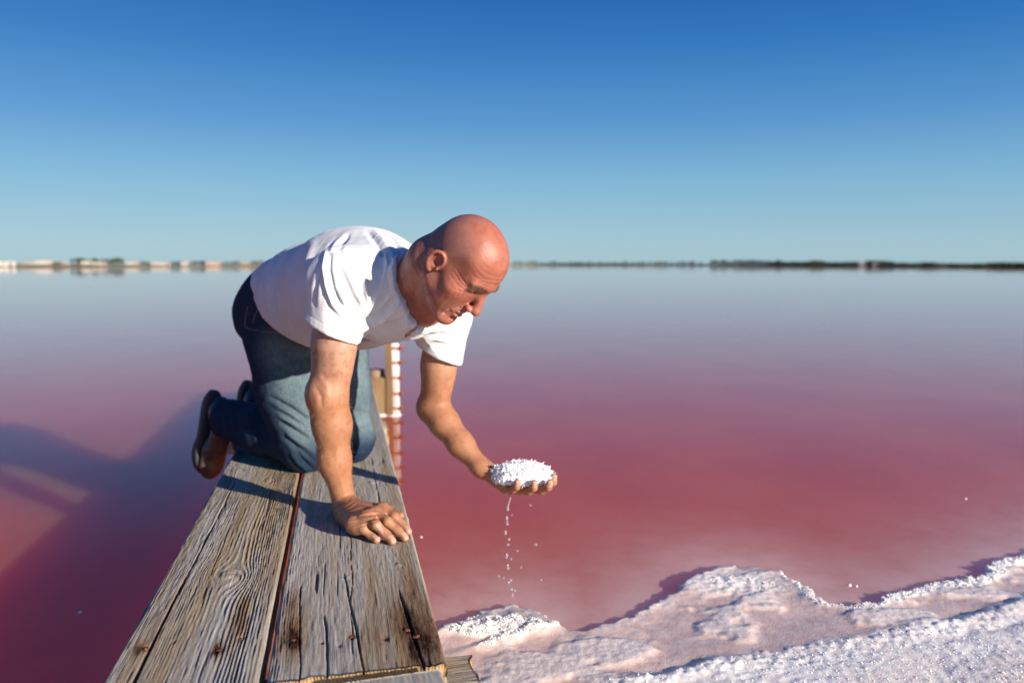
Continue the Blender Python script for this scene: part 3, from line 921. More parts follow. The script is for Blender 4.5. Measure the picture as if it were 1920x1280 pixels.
# ================================================================== POST AND PILE BEHIND THE MAN
M = Mat('salt_white_paint')
c = M.mix(M.ramp(M.noise(60, 4, 0.6), 0.45, 0.7), (0.82, 0.80, 0.76), (0.62, 0.52, 0.42))
M.set(Base_Color=c, Roughness=0.7)
WHITEP = M.m
PY0 = 4.55
pb = at_depth(739, 775, PY0)
pb = at_level(739, 778, 0.0)
PY0 = pb[1]
ppm = F_PX / PY0
post = empty('measuring_post', (pb[0], pb[1], 0))
post.rotation_euler = (0, 0, math.radians(-10))
tag(post, 'upright wooden post with white face and rusty bolts behind the man', 'post')
def rough_box(name, x0, x1, y0, y1, z0, z1, seed, n=(4, 4, 16), amp=0.003, at=dict(grain=.6, crack=0, brown=.6, rust=0)):
    bm = bmesh.new()
    bmesh.ops.create_cube(bm, size=1.0)
    bmesh.ops.subdivide_edges(bm, edges=bm.edges[:], cuts=5, use_grid_fill=True)
    me = bpy.data.meshes.new(name)
    for v in bm.verts:
        x, y, z = v.co
        f = 0.985 if (abs(x) > .49) + (abs(y) > .49) + (abs(z) > .49) >= 2 else 1.0
        v.co = (x0 + (x * f + .5) * (x1 - x0), y0 + (y * f + .5) * (y1 - y0), z0 + (z * f + .5) * (z1 - z0))
    bm.to_mesh(me); bm.free()
    co = np.array([v.co for v in me.vertices])
    co += amp * np.stack([noise3(co[:, 0] * 30, co[:, 1] * 30, co[:, 2] * 14, seed + k) for k in range(3)], 1)
    me.vertices.foreach_set('co', co.astype(np.float32).ravel())
    for k_, v_ in at.items():
        attr(me, k_, np.clip(v_ + 0.35 * noise3(co[:, 0] * 60, co[:, 1] * 60, co[:, 2] * 9, seed + 9) * (k_ in ('grain', 'brown')), 0, 1))
    me.update()
    return me
top_z = CAM_H + (496 - 640) / ppm
hw = 0.040
put('shaft', rough_box('shaft', -0.040, -0.001, -0.030, 0.030, -0.4, top_z, 3, at=dict(grain=.35, crack=0, brown=.95, rust=.25)), WOOD, post)
put('white_face', rough_box('white_face', 0.001, 0.028, -0.024, 0.024, -0.4, top_z - 0.01, 4), WHITEP, post)
def bolt_mesh(seed):
    rg = np.random.default_rng(seed); n = 8
    prof = [(0.0, 0.007), (0.028, 0.0075), (0.029, 0.014), (0.040, 0.0135), (0.043, 0.008)]
    V = [];
    for (x, r) in prof:
        for i in range(n):
            a = 2 * math.pi * i / n
            V.append((x, r * math.cos(a) * (1 + .1 * rg.normal()), r * math.sin(a) * (1 + .1 * rg.normal())))
    return mesh_np('bolt', np.array(V), [grid_faces(len(prof), n, True)[:, ::-1], np.array([[(len(prof) - 1) * n + i for i in range(n)]])])
M = Mat('orange_rust')
M.set(Base_Color=M.mix(M.noise(120, 3, 0.6), (0.42, 0.13, 0.03), (0.24, 0.07, 0.02)), Roughness=0.8)
ORUST = M.m
M = Mat('faded_red')
M.set(Base_Color=(0.45, 0.06, 0.07), Roughness=0.6)
REDP = M.m
for k_, yy in enumerate((652, 679, 708, 738, 766)):
    z = CAM_H + (496 - yy) / ppm
    put('bolt', bolt_mesh(k_), REDP if k_ == 0 else ORUST, post, (0.022, -0.012, z))
    put('bracket', box_mesh('bracket', -0.002, 0.031, -0.028, 0.027, z - 0.006, z + 0.006), ORUST, post)
def crust_mesh(r, h, seed, sx_=1.0):
    n, m = 22, 7
    a = np.linspace(0, 2 * np.pi, n, endpoint=False); t = np.linspace(0, 1, m)
    T_, A_ = np.meshgrid(t, a, indexing='ij')
    R_ = r * (1.15 - 0.55 * T_ ** 2) * (1 + 0.18 * noise2(A_ * 3, T_ * 4, seed) + .1 * noise2(A_ * 9, T_ * 9, seed + 1))
    V = np.stack([R_ * np.cos(A_) * sx_, R_ * np.sin(A_), -0.01 + h * np.sin(T_ * 1.5) * (1 + .3 * noise2(A_ * 4, T_, seed + 2))], -1).reshape(-1, 3)
    return mesh_np('salt_crust', V, [grid_faces(m, n, True)[:, ::-1], ((m - 1) * n + np.arange(n))[None, ::-1]])
SALTW = plain('crust_salt', (0.82, 0.76, 0.74))
put('salt_crust', crust_mesh(0.040, 0.020, 5), SALTW, post)

pile = empty('timber_pile', tuple(at_level(713, 775, 0.0)))
pile.rotation_euler = (0, 0, math.radians(-12))
tag(pile, 'short square timber pile with a round cap, salt-crusted at its foot', 'pile')
ph = CAM_H + (496 - 708) / ppm
put('shaft', rough_box('shaft', -0.075, 0.060, -0.06, 0.06, -0.4, ph, 13, at=dict(grain=.62, crack=0, brown=.9, rust=.18)), WOOD, pile)
capv = pile_mesh(0.052, 0.040, 3)
put('cap', capv, WOOD, pile, (-0.02, 0, ph + 0.040))
put('salt_crust', crust_mesh(0.088, 0.020, 9), SALTW, pile)
# ================================================================== SOLID MODELLING BY DISTANCE FIELDS
class Prim:
    def __init__(self, fn, c, r):
        self.fn, self.c, self.r = fn, np.asarray(c, np.float32), float(r)

def cone(a, b, ra, rb, up=None, sx=1.0, sy=1.0):
    """tapered capsule; with `up`, its section is an ellipse: sx across, sy along up"""
    a = np.asarray(a, np.float32); b = np.asarray(b, np.float32); ab = b - a
    L2 = float(ab @ ab) + 1e-12
    if up is not None:
        t = ab / math.sqrt(L2); up = np.asarray(up, np.float32); v = up - (up @ t) * t; v = v / np.linalg.norm(v); u = np.cross(t, v)
    def fn(P):
        q = P - a
        t_ = np.clip((q @ ab) / L2, 0, 1)
        q = q - t_[:, None] * ab
        r = ra + (rb - ra) * t_
        if up is None:
            return np.sqrt((q * q).sum(1)) - r
        x = (q @ u) / sx; y = (q @ v) / sy
        z2 = (q * q).sum(1) - (q @ u) ** 2 - (q @ v) ** 2
        return (np.sqrt(x * x + y * y + np.maximum(z2, 0)) - r) * min(sx, sy)
    return Prim(fn, (a + b) / 2, math.sqrt(L2) / 2 + max(ra, rb) * max(sx, sy))

def ell(c, radii, R=None):
    c = np.asarray(c, np.float32); rad = np.asarray(radii, np.float32)
    Rm = np.eye(3, dtype=np.float32) if R is None else np.asarray(R, np.float32)   # columns = axes
    def fn(P):
        q = (P - c) @ Rm
        k0 = np.sqrt(((q / rad) ** 2).sum(1)) + 1e-9
        k1 = np.sqrt(((q / (rad * rad)) ** 2).sum(1)) + 1e-9
        return k0 * (k0 - 1) / k1
    return Prim(fn, c, float(rad.max()))

def custom(fn, c, r):
    return Prim(fn, c, r)

def frame(xa, ya):                # orthonormal frame with columns x, y, z from two directions
    x = unit(xa); y = np.asarray(ya, float); y = unit(y - (y @ x) * x)
    return np.stack([x, y, np.cross(x, y)], 1)

class Field:
    def __init__(self): self.ops = []
    def add(self, p, k=0.01): self.ops.append(('u', p, k)); return self
    def cut(self, p, k=0.004): self.ops.append(('s', p, k)); return self
    def chain(self, pts, radii, k=0.01, up=None, sx=1.0, sy=1.0):
        for i in range(len(pts) - 1):
            self.add(cone(pts[i], pts[i + 1], radii[i], radii[i + 1], up, sx, sy), k)
        return self
    def eval(self, P, c=None, R=None):
        d = np.full(len(P), 1.0, np.float32)
        ops = self.ops
        if c is not None:
            if getattr(self, '_n', 0) != len(ops):
                self._c = np.array([o[1].c for o in ops]); self._r = np.array([o[1].r + o[2] for o in ops]); self._n = len(ops)
            dd = self._c - c
            near = np.sqrt((dd * dd).sum(1)) - self._r - R < 0.02
            ops = [ops[i] for i in np.flatnonzero(near)]
        for op, p, k in ops:
            e = p.fn(P)
            if op == 'u':
                h = np.clip(0.5 + 0.5 * (d - e) / k, 0, 1)
                d = d + (e - d) * h - k * h * (1 - h)
            else:
                h = np.clip(0.5 - 0.5 * (d + e) / k, 0, 1)
                d = d + (-e - d) * h + k * h * (1 - h)
        return d

def sdf_mesh(field, lo, hi, h, B=11):
    lo = np.asarray(lo, np.float64); hi = np.asarray(hi, np.float64)
    nb = np.ceil((hi - lo) / (h * B)).astype(int)
    ii = np.stack(np.meshgrid(*[np.arange(n) for n in nb], indexing='ij'), -1).reshape(-1, 3)
    cen = (lo + (ii + 0.5) * h * B).astype(np.float32)
    rad = h * B * math.sqrt(3) / 2
    d0 = np.concatenate([field.eval(cen[i:i + 20000]) for i in range(0, len(cen), 20000)])
    act = ii[np.abs(d0) < rad * 1.25 + 0.008]
    N = nb * B + 2
    off = np.stack(np.meshgrid(*[np.arange(B + 1)] * 3, indexing='ij'), -1).reshape(-1, 3)
    vid = []; vpos = []; quads = []
    def gid(i): return (i[..., 0] * N[1] + i[..., 1]) * N[2] + i[..., 2]
    for b in act:
        base = b * B
        P = (lo + (base + off) * h).astype(np.float32)
        c = (lo + (base + B / 2) * h).astype(np.float32)
        d = field.eval(P, c, rad).reshape((B + 1,) * 3)
        s = d < 0
        if s.all() or not s.any(): continue
        n_in = sum(s[x:x + B, y:y + B, z:z + B].astype(np.int8) for x in (0, 1) for y in (0, 1) for z in (0, 1))
        m = (n_in > 0) & (n_in < 8)
        cells = np.argwhere(m)
        acc = np.zeros((len(cells), 3)); cnt = np.zeros(len(cells))
        for ax in range(3):
            o1, o2 = [a for a in range(3) if a != ax]
            for u in (0, 1):
                for v in (0, 1):
                    p0 = cells.copy(); p0[:, o1] += u; p0[:, o2] += v
                    p1 = p0.copy(); p1[:, ax] += 1
                    a = d[p0[:, 0], p0[:, 1], p0[:, 2]]; e = d[p1[:, 0], p1[:, 1], p1[:, 2]]
                    x = (a < 0) != (e < 0)
                    t = np.where(x, a / np.where(a - e == 0, 1, a - e), 0)
                    q = p0.astype(float); q[:, ax] += t
                    acc += q * x[:, None]; cnt += x
        vid.append(gid(cells + base)); vpos.append(lo + (acc / cnt[:, None] + base) * h)
        for ax in range(3):
            sl0 = [slice(0, B)] * 3; sl1 = [slice(0, B)] * 3; sl1[ax] = slice(1, B + 1)
            a = s[tuple(sl0)]; e = s[tuple(sl1)]
            idx = np.argwhere(a != e)
            if not len(idx): continue
            fl = a[idx[:, 0], idx[:, 1], idx[:, 2]]
            o1, o2 = (ax + 1) % 3, (ax + 2) % 3
            g = idx + base
            def nb_(du, dv):
                q = g.copy(); q[:, o1] -= du; q[:, o2] -= dv
                return gid(q)
            q = np.stack([nb_(1, 1), nb_(0, 1), nb_(0, 0), nb_(1, 0)], 1)
            q[~fl] = q[~fl][:, ::-1]
            quads.append(q)
    vid = np.concatenate(vid); vpos = np.concatenate(vpos); quads = np.concatenate(quads)
    o = np.argsort(vid); vid = vid[o]; vpos = vpos[o]
    j = np.searchsorted(vid, quads); j = np.clip(j, 0, len(vid) - 1)
    ok = (vid[j] == quads).all(1)
    return vpos, j[ok]

def vnormals(V, F):
    n = np.cross(V[F[:, 2]] - V[F[:, 0]], V[F[:, 3]] - V[F[:, 1]])
    N_ = np.zeros_like(V)
    for k in range(4):
        for a in range(3):
            N_[:, a] += np.bincount(F[:, k], n[:, a], len(V))
    return N_ / (np.linalg.norm(N_, axis=1)[:, None] + 1e-12)

def relax(V, F, it=1, w=0.5):
    for _ in range(it):
        S = np.zeros_like(V); C = np.zeros(len(V))
        for k in range(4):
            a = F[:, k]; b = F[:, (k + 1) % 4]
            for ax in range(3):
                S[:, ax] += np.bincount(a, V[b, ax], len(V)) + np.bincount(b, V[a, ax], len(V))
            C += np.bincount(a, minlength=len(V)) + np.bincount(b, minlength=len(V))
        V = V * (1 - w) + w * S / np.maximum(C, 1)[:, None]
    return V

def largest_part(V, F):
    lab = np.arange(len(V))
    for _ in range(400):
        m = lab[F].min(1)
        new = lab.copy()
        for k in range(4): np.minimum.at(new, F[:, k], m)
        new = new[new]
        if (new == lab).all(): break
        lab = new
    u, c = np.unique(lab, return_counts=True)
    keep = lab == u[c.argmax()]
    idx = np.cumsum(keep) - 1
    return V[keep], idx[F[keep[F].all(1)]]

def seg_dist2(X, Y, pts):
    """2-D distance to a polyline and the place along it (0..1)"""
    best = np.full(X.shape, 1e9); par = np.zeros(X.shape); side = np.ones(X.shape)
    n = len(pts) - 1
    for i in range(n):
        ax, ay = pts[i]; bx, by = pts[i + 1]
        dx, dy = bx - ax, by - ay
        t = np.clip(((X - ax) * dx + (Y - ay) * dy) / (dx * dx + dy * dy + 1e-9), 0, 1)
        ex = X - ax - t * dx; ey = Y - ay - t * dy
        d = np.hypot(ex, ey); m = d < best
        best[m] = d[m]; par[m] = (i + t[m]) / n; side[m] = np.sign(dx * ey - dy * ex)[m]
    return best, par, side

def sculpt(V, F, folds, facing=True):
    """raise ridges and press grooves along lines drawn on the side that faces the lens"""
    N_ = vnormals(V, F)
    view = V - np.array([0, 0, CAM_H]); view /= np.linalg.norm(view, axis=1)[:, None]
    vis = sstep(0.0, 0.35, -(N_ * view).sum(1))
    X, Y = project(V)
    d_ = np.zeros(len(V))
    for pts, w, amp in folds:
        d, par, side = seg_dist2(X, Y, pts)
        taper = np.sin(np.clip(par, 0, 1) * np.pi) ** 0.5 * 0.85 + 0.15
        # a fold is steeper on one side than on the other, with a shallow trough beside it
        prof = np.exp(-(d / np.where(side > 0, w, w * 0.62)) ** 2) - 0.35 * np.exp(-((d - 1.9 * w) / w) ** 2)
        d_ += amp * taper * prof
    return V + N_ * (d_ * vis)[:, None]

# ================================================================== THE KNEELING MAN
def J(px, py, y): return at_depth(px, py, y)
# torso line: hips, waist, chest, shoulders (centres of the sections)
T0 = np.array([-0.690, 2.470, 0.815]); T1 = np.array([-0.565, 2.315, 0.860]); T2 = np.array([-0.425, 2.145, 0.880]); T3 = np.array([-0.315, 2.010, 0.862])
RS = J(643, 528, 1.90); LS = J(832, 588, 2.10)
LAT = unit(LS - RS)               # towards his left side
AXIS = unit(T0 - T3)
UPV = np.array([0, 0, 1.0])

# ---- head frame: x to his right, y out of the face, z out of the crown
_Rc = np.array([[-0.467, 0.542, 0.699], [-0.878, -0.192, -0.438], [-0.103, -0.818, 0.565]])
_C = np.array([[1, 0, 0], [0, _cp, _sp], [0, -_sp, _cp]])
HEAD_R = _C @ _Rc
HC = J(861, 491, 1.78)
def hp(x, y, z): return HC + HEAD_R @ np.array([x, y, z])
def hell(c, r, rx=0.0, rz=0.0, ry=0.0):
    Rl = np.array(Matrix.Rotation(rz, 3, 'Z') @ Matrix.Rotation(rx, 3, 'X') @ Matrix.Rotation(ry, 3, 'Y'))
    return ell(hp(*c), r, HEAD_R @ Rl)
def hcone(a, b, ra, rb): return cone(hp(*a), hp(*b), ra, rb)

body = Field()
# cranium and face
body.add(hell((0, 0.003, 0.032), (0.0765, 0.0875, 0.0865)), 0.001)
body.add(hell((0, 0.031, 0.036), (0.064, 0.062, 0.066)), 0.02)
body.add(hell((0, 0.030, -0.040), (0.060, 0.058, 0.072)), 0.03)
for s in (-1, 1):
    body.add(hcone((s * .053, -.004, -.050), (s * .022, .070, -.100), 0.017, 0.016), 0.022)   # jaw line
    body.add(hell((s * .045, .054, -.018), (0.024, 0.020, 0.019)), 0.024)                      # cheekbone
    body.add(hell((s * .041, .050, -.048), (0.022, 0.021, 0.034)), 0.022)                      # cheek
body.add(hell((0, .078, -.104), (0.021, 0.017, 0.015)), 0.018)                                 # chin
body.add(hell((0, .066, -.064), (0.034, 0.027, 0.027)), 0.016)                                 # muzzle
for s in (-1, 1):
    body.add(hcone((s * .010, .0905, .0275), (s * .047, .0735, .0255), 0.0098, 0.0085), 0.010)      # brow ridge
body.add(hell((0, .088, .022), (0.014, 0.010, 0.012)), 0.01)
for s in (-1, 1):
    body.cut(hell((s * .0325, .098, .008), (0.0180, 0.021, 0.0110)), 0.008)                    # eye socket
    body.add(hell((s * .0325, .0735, .0075), (0.0145, 0.0120, 0.0115)), 0.003)                  # lidded eye
    body.cut(hell((s * .0335, .0865, .0020), (0.0150, 0.0040, 0.0012), rx=0.25), 0.0015)      # lid line
    body.add(hcone((s * .020, .0860, .0175), (s * .047, .0725, .0150), 0.0042, 0.0036), 0.005)  # fold above the lid
    body.add(hcone((s * .020, .0775, -.0080), (s * .042, .0680, -.0055), 0.0040, 0.0030), 0.006)   # bag below
body.add(hcone((0, .086, .016), (0, .108, -.028), 0.0085, 0.0105), 0.010)                      # nose bridge
body.add(hell((0, .1105, -.034), (0.0120, 0.0125, 0.0110)), 0.006)
for s in (-1, 1):
    body.add(hell((s * .0125, .0985, -.0385), (0.0080, 0.0110, 0.0080)), 0.004)                # wings of the nose
    body.cut(hell((s * .0060, .1050, -.0475), (0.0038, 0.0058, 0.0040)), 0.002)                # nostril
    body.cut(hcone((s * .021, .091, -.037), (s * .034, .077, -.068), 0.0024, 0.0020), 0.006)   # fold from nose to mouth
    body.cut(hell((s * .0220, .0905, -.0380), (0.0030, 0.0050, 0.0050)), 0.003)
    body.cut(hcone((s * .030, .081, -.071), (s * .032, .074, -.086), 0.0018, 0.0015), 0.005)
# lips
body.add(hell((0, .0885, -.0615), (0.0215, 0.0085, 0.0052)), 0.004)
body.add(hell((0, .0885, -.0755), (0.0185, 0.0085, 0.0060)), 0.004)
body.cut(hell((0, .0985, -.0682), (0.0255, 0.0160, 0.0013)), 0.002)
body.cut(hell((0, .0905, -.0865), (0.0170, 0.0060, 0.0040)), 0.006)
body.cut(hcone((0, .0975, -.048), (0, .0975, -.056), 0.0020, 0.0022), 0.004)
# forehead and temple shaping
for s in (-1, 1):
    body.cut(hell((s * .083, .048, .020), (0.016, 0.030, 0.030)), 0.02)
# ears
for s in (-1, 1):
    body.add(hell((s * .0765, -.0080, -.007), (0.0085, 0.0170, 0.0270), rz=s * 0.38), 0.006)
    rim = [(.078, .004, -.006), (.080, .008, .010), (.083, .003, .024), (.087, -.010, .0285), (.091, -.022, .020), (.0915, -.026, .004), (.088, -.022, -.012), (.083, -.012, -.025), (.079, -.003, -.026)]
    rim = np.array(rim) + np.array([0, .002, -.005]); tt_ = np.linspace(0, len(rim) - 1, 19)
    fine_ = np.stack([np.interp(tt_, np.arange(len(rim)), rim[:, a]) for a in range(3)], 1)
    fine_[1:-1] = (fine_[:-2] + 2 * fine_[1:-1] + fine_[2:]) / 4
    fine_[1:-1] = (fine_[:-2] + 2 * fine_[1:-1] + fine_[2:]) / 4
    for a, b in zip(fine_[:-1], fine_[1:]):
        body.add(hcone((s * a[0], a[1], a[2]), (s * b[0], b[1], b[2]), 0.0036, 0.0036), 0.004)
    body.cut(hell((s * .0895, -.0065, -.005), (0.0095, 0.0095, 0.0150), rz=s * 0.38), 0.003)
    body.cut(hell((s * .0865, -.0025, -.009), (0.0095, 0.0050, 0.0060)), 0.002)
    body.add(hell((s * .0815, .0075, -.013), (0.0040, 0.0035, 0.0055)), 0.003)
    body.add(hcone((s * .0845, -.015, -.013), (s * .086, -.013, .005), 0.0028, 0.0026), 0.004)
# neck
N_base = T3 + np.array([0.065, -0.085, -0.005])
body.chain([hp(0, -.032, -.010), hp(0, -.040, -.055), N_base, T3], [0.058, 0.058, 0.061, 0.070], 0.02)
body.chain([hp(0, .020, -.075), J(797, 575, 1.90), J(760, 580, 1.98)], [0.034, 0.042, 0.05], 0.03)
body.chain([hp(.055, -.030, -.020), J(782, 560, 1.895)], [0.012, 0.016], 0.02)                  # neck muscle
# trunk (under the clothes)
for a, b, (ra, rb), k in ((T3, T2, (.062, .100), .04), (T2, T1, (.100, .084), .04), (T1, T0, (.084, .080), .04)):
    body.add(cone(a, b, ra, rb, UPV, 1.38, 1.0), k)
# his right arm, straight down on the boards
RE = J(613, 738, 1.895); RW = J(646, 938, 1.925)
RU = RS + (RE - RS) * 0.55
body.add(ell(RS, (0.062, 0.058, 0.070)), 0.04)
body.chain([T3 + (RS - T3) * 0.4, RS], [0.060, 0.052], 0.04)
body.chain([RS, RU, RE], [0.054, 0.0455, 0.0405], 0.02)
VIEW = unit(RE - np.array([0, 0, CAM_H])); SIDE = np.array([1.0, 0, 0])
body.add(ell(RU + np.array([.010, -.012, -.02]), (0.036, 0.036, 0.095)), 0.03)                 # biceps
body.add(ell(RU + np.array([-.016, .016, -.01]), (0.035, 0.035, 0.10)), 0.03)                  # triceps
body.add(ell(RE + np.array([-.032, .006, 0.000]), (0.013, 0.016, 0.022)), 0.016)                # elbow
body.add(ell(RE + np.array([.002, -.012, -.005]), (0.042, 0.038, 0.045)), 0.02)
RF1 = RE + (RW - RE) * 0.28 ; RF2 = RE + (RW - RE) * 0.62 + np.array([-.009, 0, 0])
body.chain([RE, RF1, RF2, RW], [0.0420, 0.0425, 0.0355, 0.0265], 0.03)

body.add(ell(RW + np.array([-.020, -.002, .010]), (0.010, 0.012, 0.014)), 0.012)                # wrist bone
# crease in front of the elbow

def solve_chain(tip, pix, lens, z_min=None):
    """joints from the fingertip back: each lies on its pixel's ray at the given bone length"""
    out = [np.asarray(tip)]
    for (px, py), L in zip(pix, lens):
        o = np.array([0, 0, CAM_H]); d = unit(_ray(px, py)); q = o - out[-1]
        b = d @ q; c = q @ q - L * L; disc = b * b - c
        if disc <= 0: p = o + d * (-b)
        else: p = o + d * (-b + math.sqrt(disc))
        if z_min is not None and p[2] < z_min: p = o + d * ((z_min - CAM_H) / d[2])
        out.append(p)
    return out[::-1]              # knuckle first
nails = []                        # (position, along, up, width, length)
def finger(F, joints, radii, k=0.006, upd=(0, 0, 1), knuckle=0.0):
    F.chain(joints, radii, k)
    if knuckle:
        for p, r in zip(joints[1:-1], radii[1:-1]):
            F.add(ell(p + np.array(upd) * r * 0.25, (r * 0.98,) * 3), 0.006)
    al = unit(joints[-1] - joints[-2]); u = np.array(upd, float); u = unit(u - (u @ al) * al)
    nails.append((joints[-1] + u * radii[-1] * 0.80 + al * radii[-1] * 0.10, al, u, radii[-1] * 0.74, radii[-1] * 1.05))
zf = ZP
rh = {}
rh['pinky'] = solve_chain(at_level(706, 1012, zf + .0085), [(696, 1003), (682, 991), (663, 982)], (.020, .022, .036), zf + .012)
rh['ring'] = solve_chain(at_level(735, 1014, zf + .0090), [(723, 1001), (705, 983), (686, 971)], (.023, .029, .042), zf + .012)
rh['middle'] = solve_chain(at_level(759, 1008, zf + .0090), [(746, 995), (726, 977), (703, 963)], (.024, .032, .046), zf + .012)
rh['index'] = solve_chain(at_level(765, 996, zf + .0090), [(755, 984), (739, 968), (717, 955)], (.023, .028, .044), zf + .012)
rr = dict(pinky=(.0118, .0098, .0096, .0088), ring=(.0124, .0103, .0103, .0094), middle=(.0128, .0106, .0105, .0095), index=(.0128, .0105, .0102, .0092))
for n_ in rh:
    finger(body, rh[n_], rr[n_], 0.007)
    body.add(cone(RW + np.array([0.004, -.004, -.018]), rh[n_][0] + np.array([0, 0, -.003]), .024, .0150), 0.020)
    body.add(ell(rh[n_][0] + np.array([0, 0, .000]), (.012, .012, .010)), 0.014)
for a_, b_ in (('pinky', 'ring'), ('ring', 'middle'), ('middle', 'index')):
    body.add(cone(rh[a_][0] * .75 + rh[a_][1] * .25 - np.array([0, 0, .004]), rh[b_][0] * .75 + rh[b_][1] * .25 - np.array([0, 0, .004]), .0085, .0085), 0.010)
body.chain([J(650, 976, 1.885), J(668, 992, 1.80), rh['pinky'][0] * .5 + rh['pinky'][1] * .5 - np.array([0, 0, .006])], [.022, .0165, .010], 0.016)
palm_c = (rh['pinky'][0] + rh['index'][0] + RW + RW) / 4
body.add(ell(np.array([palm_c[0], palm_c[1], ZP + .022]), (.040, .036, .020)), 0.018)
body.add(ell(J(652, 974, 1.895) + np.array([0, 0, 0]), (.024, .024, .024)), 0.02)               # heel of the hand
th = [J(676, 950, 1.95), J(704, 952, 1.965), at_level(730, 957, ZP + .014), at_level(751, 966, ZP + .011)]
body.chain([RW + np.array([.01, .008, -.01])] + th, [.020, .0165, .0125, .0110, .0090], 0.010)
# tendons
for n_ in ('ring', 'middle', 'index'):
    body.add(cone(RW + np.array([.012, -.010, -.004]), rh[n_][0] + np.array([0, -.001, .008]), .0035, .0032), 0.006)

# his left arm, reaching out with the cupped hand
LE = J(812, 762, 2.135); LW = J(902, 876, 2.03)
LU = LS + (LE - LS) * 0.55
body.add(ell(LS, (0.055, 0.055, 0.062)), 0.04)
body.chain([T3 + (LS - T3) * 0.35, LS], [0.060, 0.048], 0.04)
body.chain([LS, LU, LE], [0.049, 0.0405, 0.0350], 0.02)
body.add(ell(LU + np.array([.008, -.010, -.01]), (0.031, 0.031, 0.085)), 0.04)
body.add(ell(LE + np.array([-.010, .010, -.010]), (0.028, 0.028, 0.028)), 0.03)
LF1 = LE + (LW - LE) * 0.28 + np.array([-.004, 0, 0]); LF2 = LE + (LW - LE) * 0.62 + np.array([-.005, 0, 0])
body.chain([LE, LF1, LF2, LW], [0.0345, 0.0350, 0.0300, 0.0235], 0.03)
LP = J(950, 903, 2.005)           # palm
HU = np.array([0.05, -0.10, 0.99])
body.chain([LW, LP], [.0245, .026], 0.016)
body.add(ell(J(958, 905, 2.00), (.046, .040, .0150)), 0.014)
lh = {
    'pinky': [J(948, 915, 1.985), J(962, 917, 1.950), J(969, 912, 1.932), J(970, 903, 1.925)],
    'ring': [J(972, 916, 1.990), J(992, 920, 1.950), J(1001, 914, 1.932), J(1002, 905, 1.926)],
    'middle': [J(992, 914, 1.995), J(1016, 919, 1.960), J(1028, 913, 1.942), J(1031, 904, 1.936)],
    'index': [J(1003, 906, 2.010), J(1026, 911, 1.990), J(1037, 904, 1.978), J(1039, 893, 1.975)]}
lr = dict(pinky=(.0110, .0092, .0085, .0078), ring=(.0120, .0100, .0092, .0084), middle=(.0122, .0102, .0094, .0086), index=(.0122, .0102, .0092, .0084))
for n_ in lh:
    finger(body, lh[n_], lr[n_], 0.005, upd=(0, -1, 0))
    body.add(cone(LP, lh[n_][0], .019, .012), 0.012)
body.chain([J(925, 893, 2.03), J(950, 888, 2.06), J(975, 884, 2.07), J(992, 878, 2.07)], [.018, .014, .011, .009], 0.010)

# legs under the jeans, kept slimmer than the cloth
HR = J(528, 632, 2.40); HL = J(628, 640, 2.50)
KR = np.array([-0.622, 2.375, ZP + 0.066]); KL = J(654, 822, 2.47)
KL[2] = ZP + 0.068
AR = J(428, 785, 2.60); AL = J(496, 752, 2.80)
H_BODY = 0.0023
V, F = sdf_mesh(body, (-0.90, 1.58, 0.27), (0.20, 2.70, 1.09), H_BODY)
V = relax(V, F, 1, 0.35)
V, F = largest_part(V, F)
NB = vnormals(V, F)
body_V, body_F = V, F
# ---- skin colouring regions, from the place on the body
q = (V - HC) @ HEAD_R             # head coordinates
inhead = sstep(0.155, 0.125, np.linalg.norm(q - np.array([0, 0.01, 0]), axis=1))
X_, Y_, Z_ = q[:, 0], q[:, 1], q[:, 2]
ax_ = np.abs(X_)
hairline = sstep(0.012, -0.012, Y_ - 0.018 - 0.25 * np.clip(Z_, 0, 1) + 0.01 * noise3(X_ * 90, Y_ * 90, Z_ * 90, 3)) * sstep(-0.070, -0.035, Z_) * sstep(0.118, 0.050, Z_ + 0.35 * Y_)
ear = sstep(0.074, 0.080, ax_) * sstep(.05, .035, np.abs(Z_)) * sstep(.04, .03, np.abs(Y_ + .008))
hair = hairline * (1 - ear) * inhead
stub = inhead * sstep(-0.030, -0.052, Z_) * sstep(0.0, 0.03, Y_) * (1 - sstep(0.0, 0.006, -(np.hypot(X_ / .024, (Z_ + .0685) / .0125) - 1) * 0.01))
lips = inhead * sstep(1.15, 0.85, np.hypot(X_ / .0235, (Z_ + .0685) / .0115)) * sstep(.080, .085, Y_)
mous = inhead * sstep(1.25, 0.7, np.hypot(X_ / .030, (Z_ + .0540) / .0080)) * sstep(.075, .082, Y_)
lidz = inhead * np.maximum(sstep(1.25, 0.8, np.hypot((X_ - .0335) / .0155, (Z_ - .0020) / .0030)), sstep(1.25, 0.8, np.hypot((X_ + .0335) / .0155, (Z_ - .0020) / .0030))) * sstep(.070, .075, Y_)
brow = inhead * np.maximum.reduce([sstep(1.2, 0.5, np.hypot((X_ - s * .031) / .022, (Z_ - .0215 + 0.10 * (ax_ - .03)) / .0058)) for s in (-1, 1)]) * sstep(.055, .065, Y_)
crown_red = inhead * np.clip(0.55 + 0.8 * Z_ / 0.12, 0, 1)
nail_a = np.zeros(len(V))
for (p, al, u, w_, l_) in nails:
    d = V - p
    a = d @ al; n__ = d @ u; c_ = d @ np.cross(al, u)
    nail_a = np.maximum(nail_a, sstep(1.15, 0.9, np.maximum(np.abs(c_ / w_), np.abs(a / l_))) * (n__ > -w_ * 1.0) * (NB @ u > 0.25))
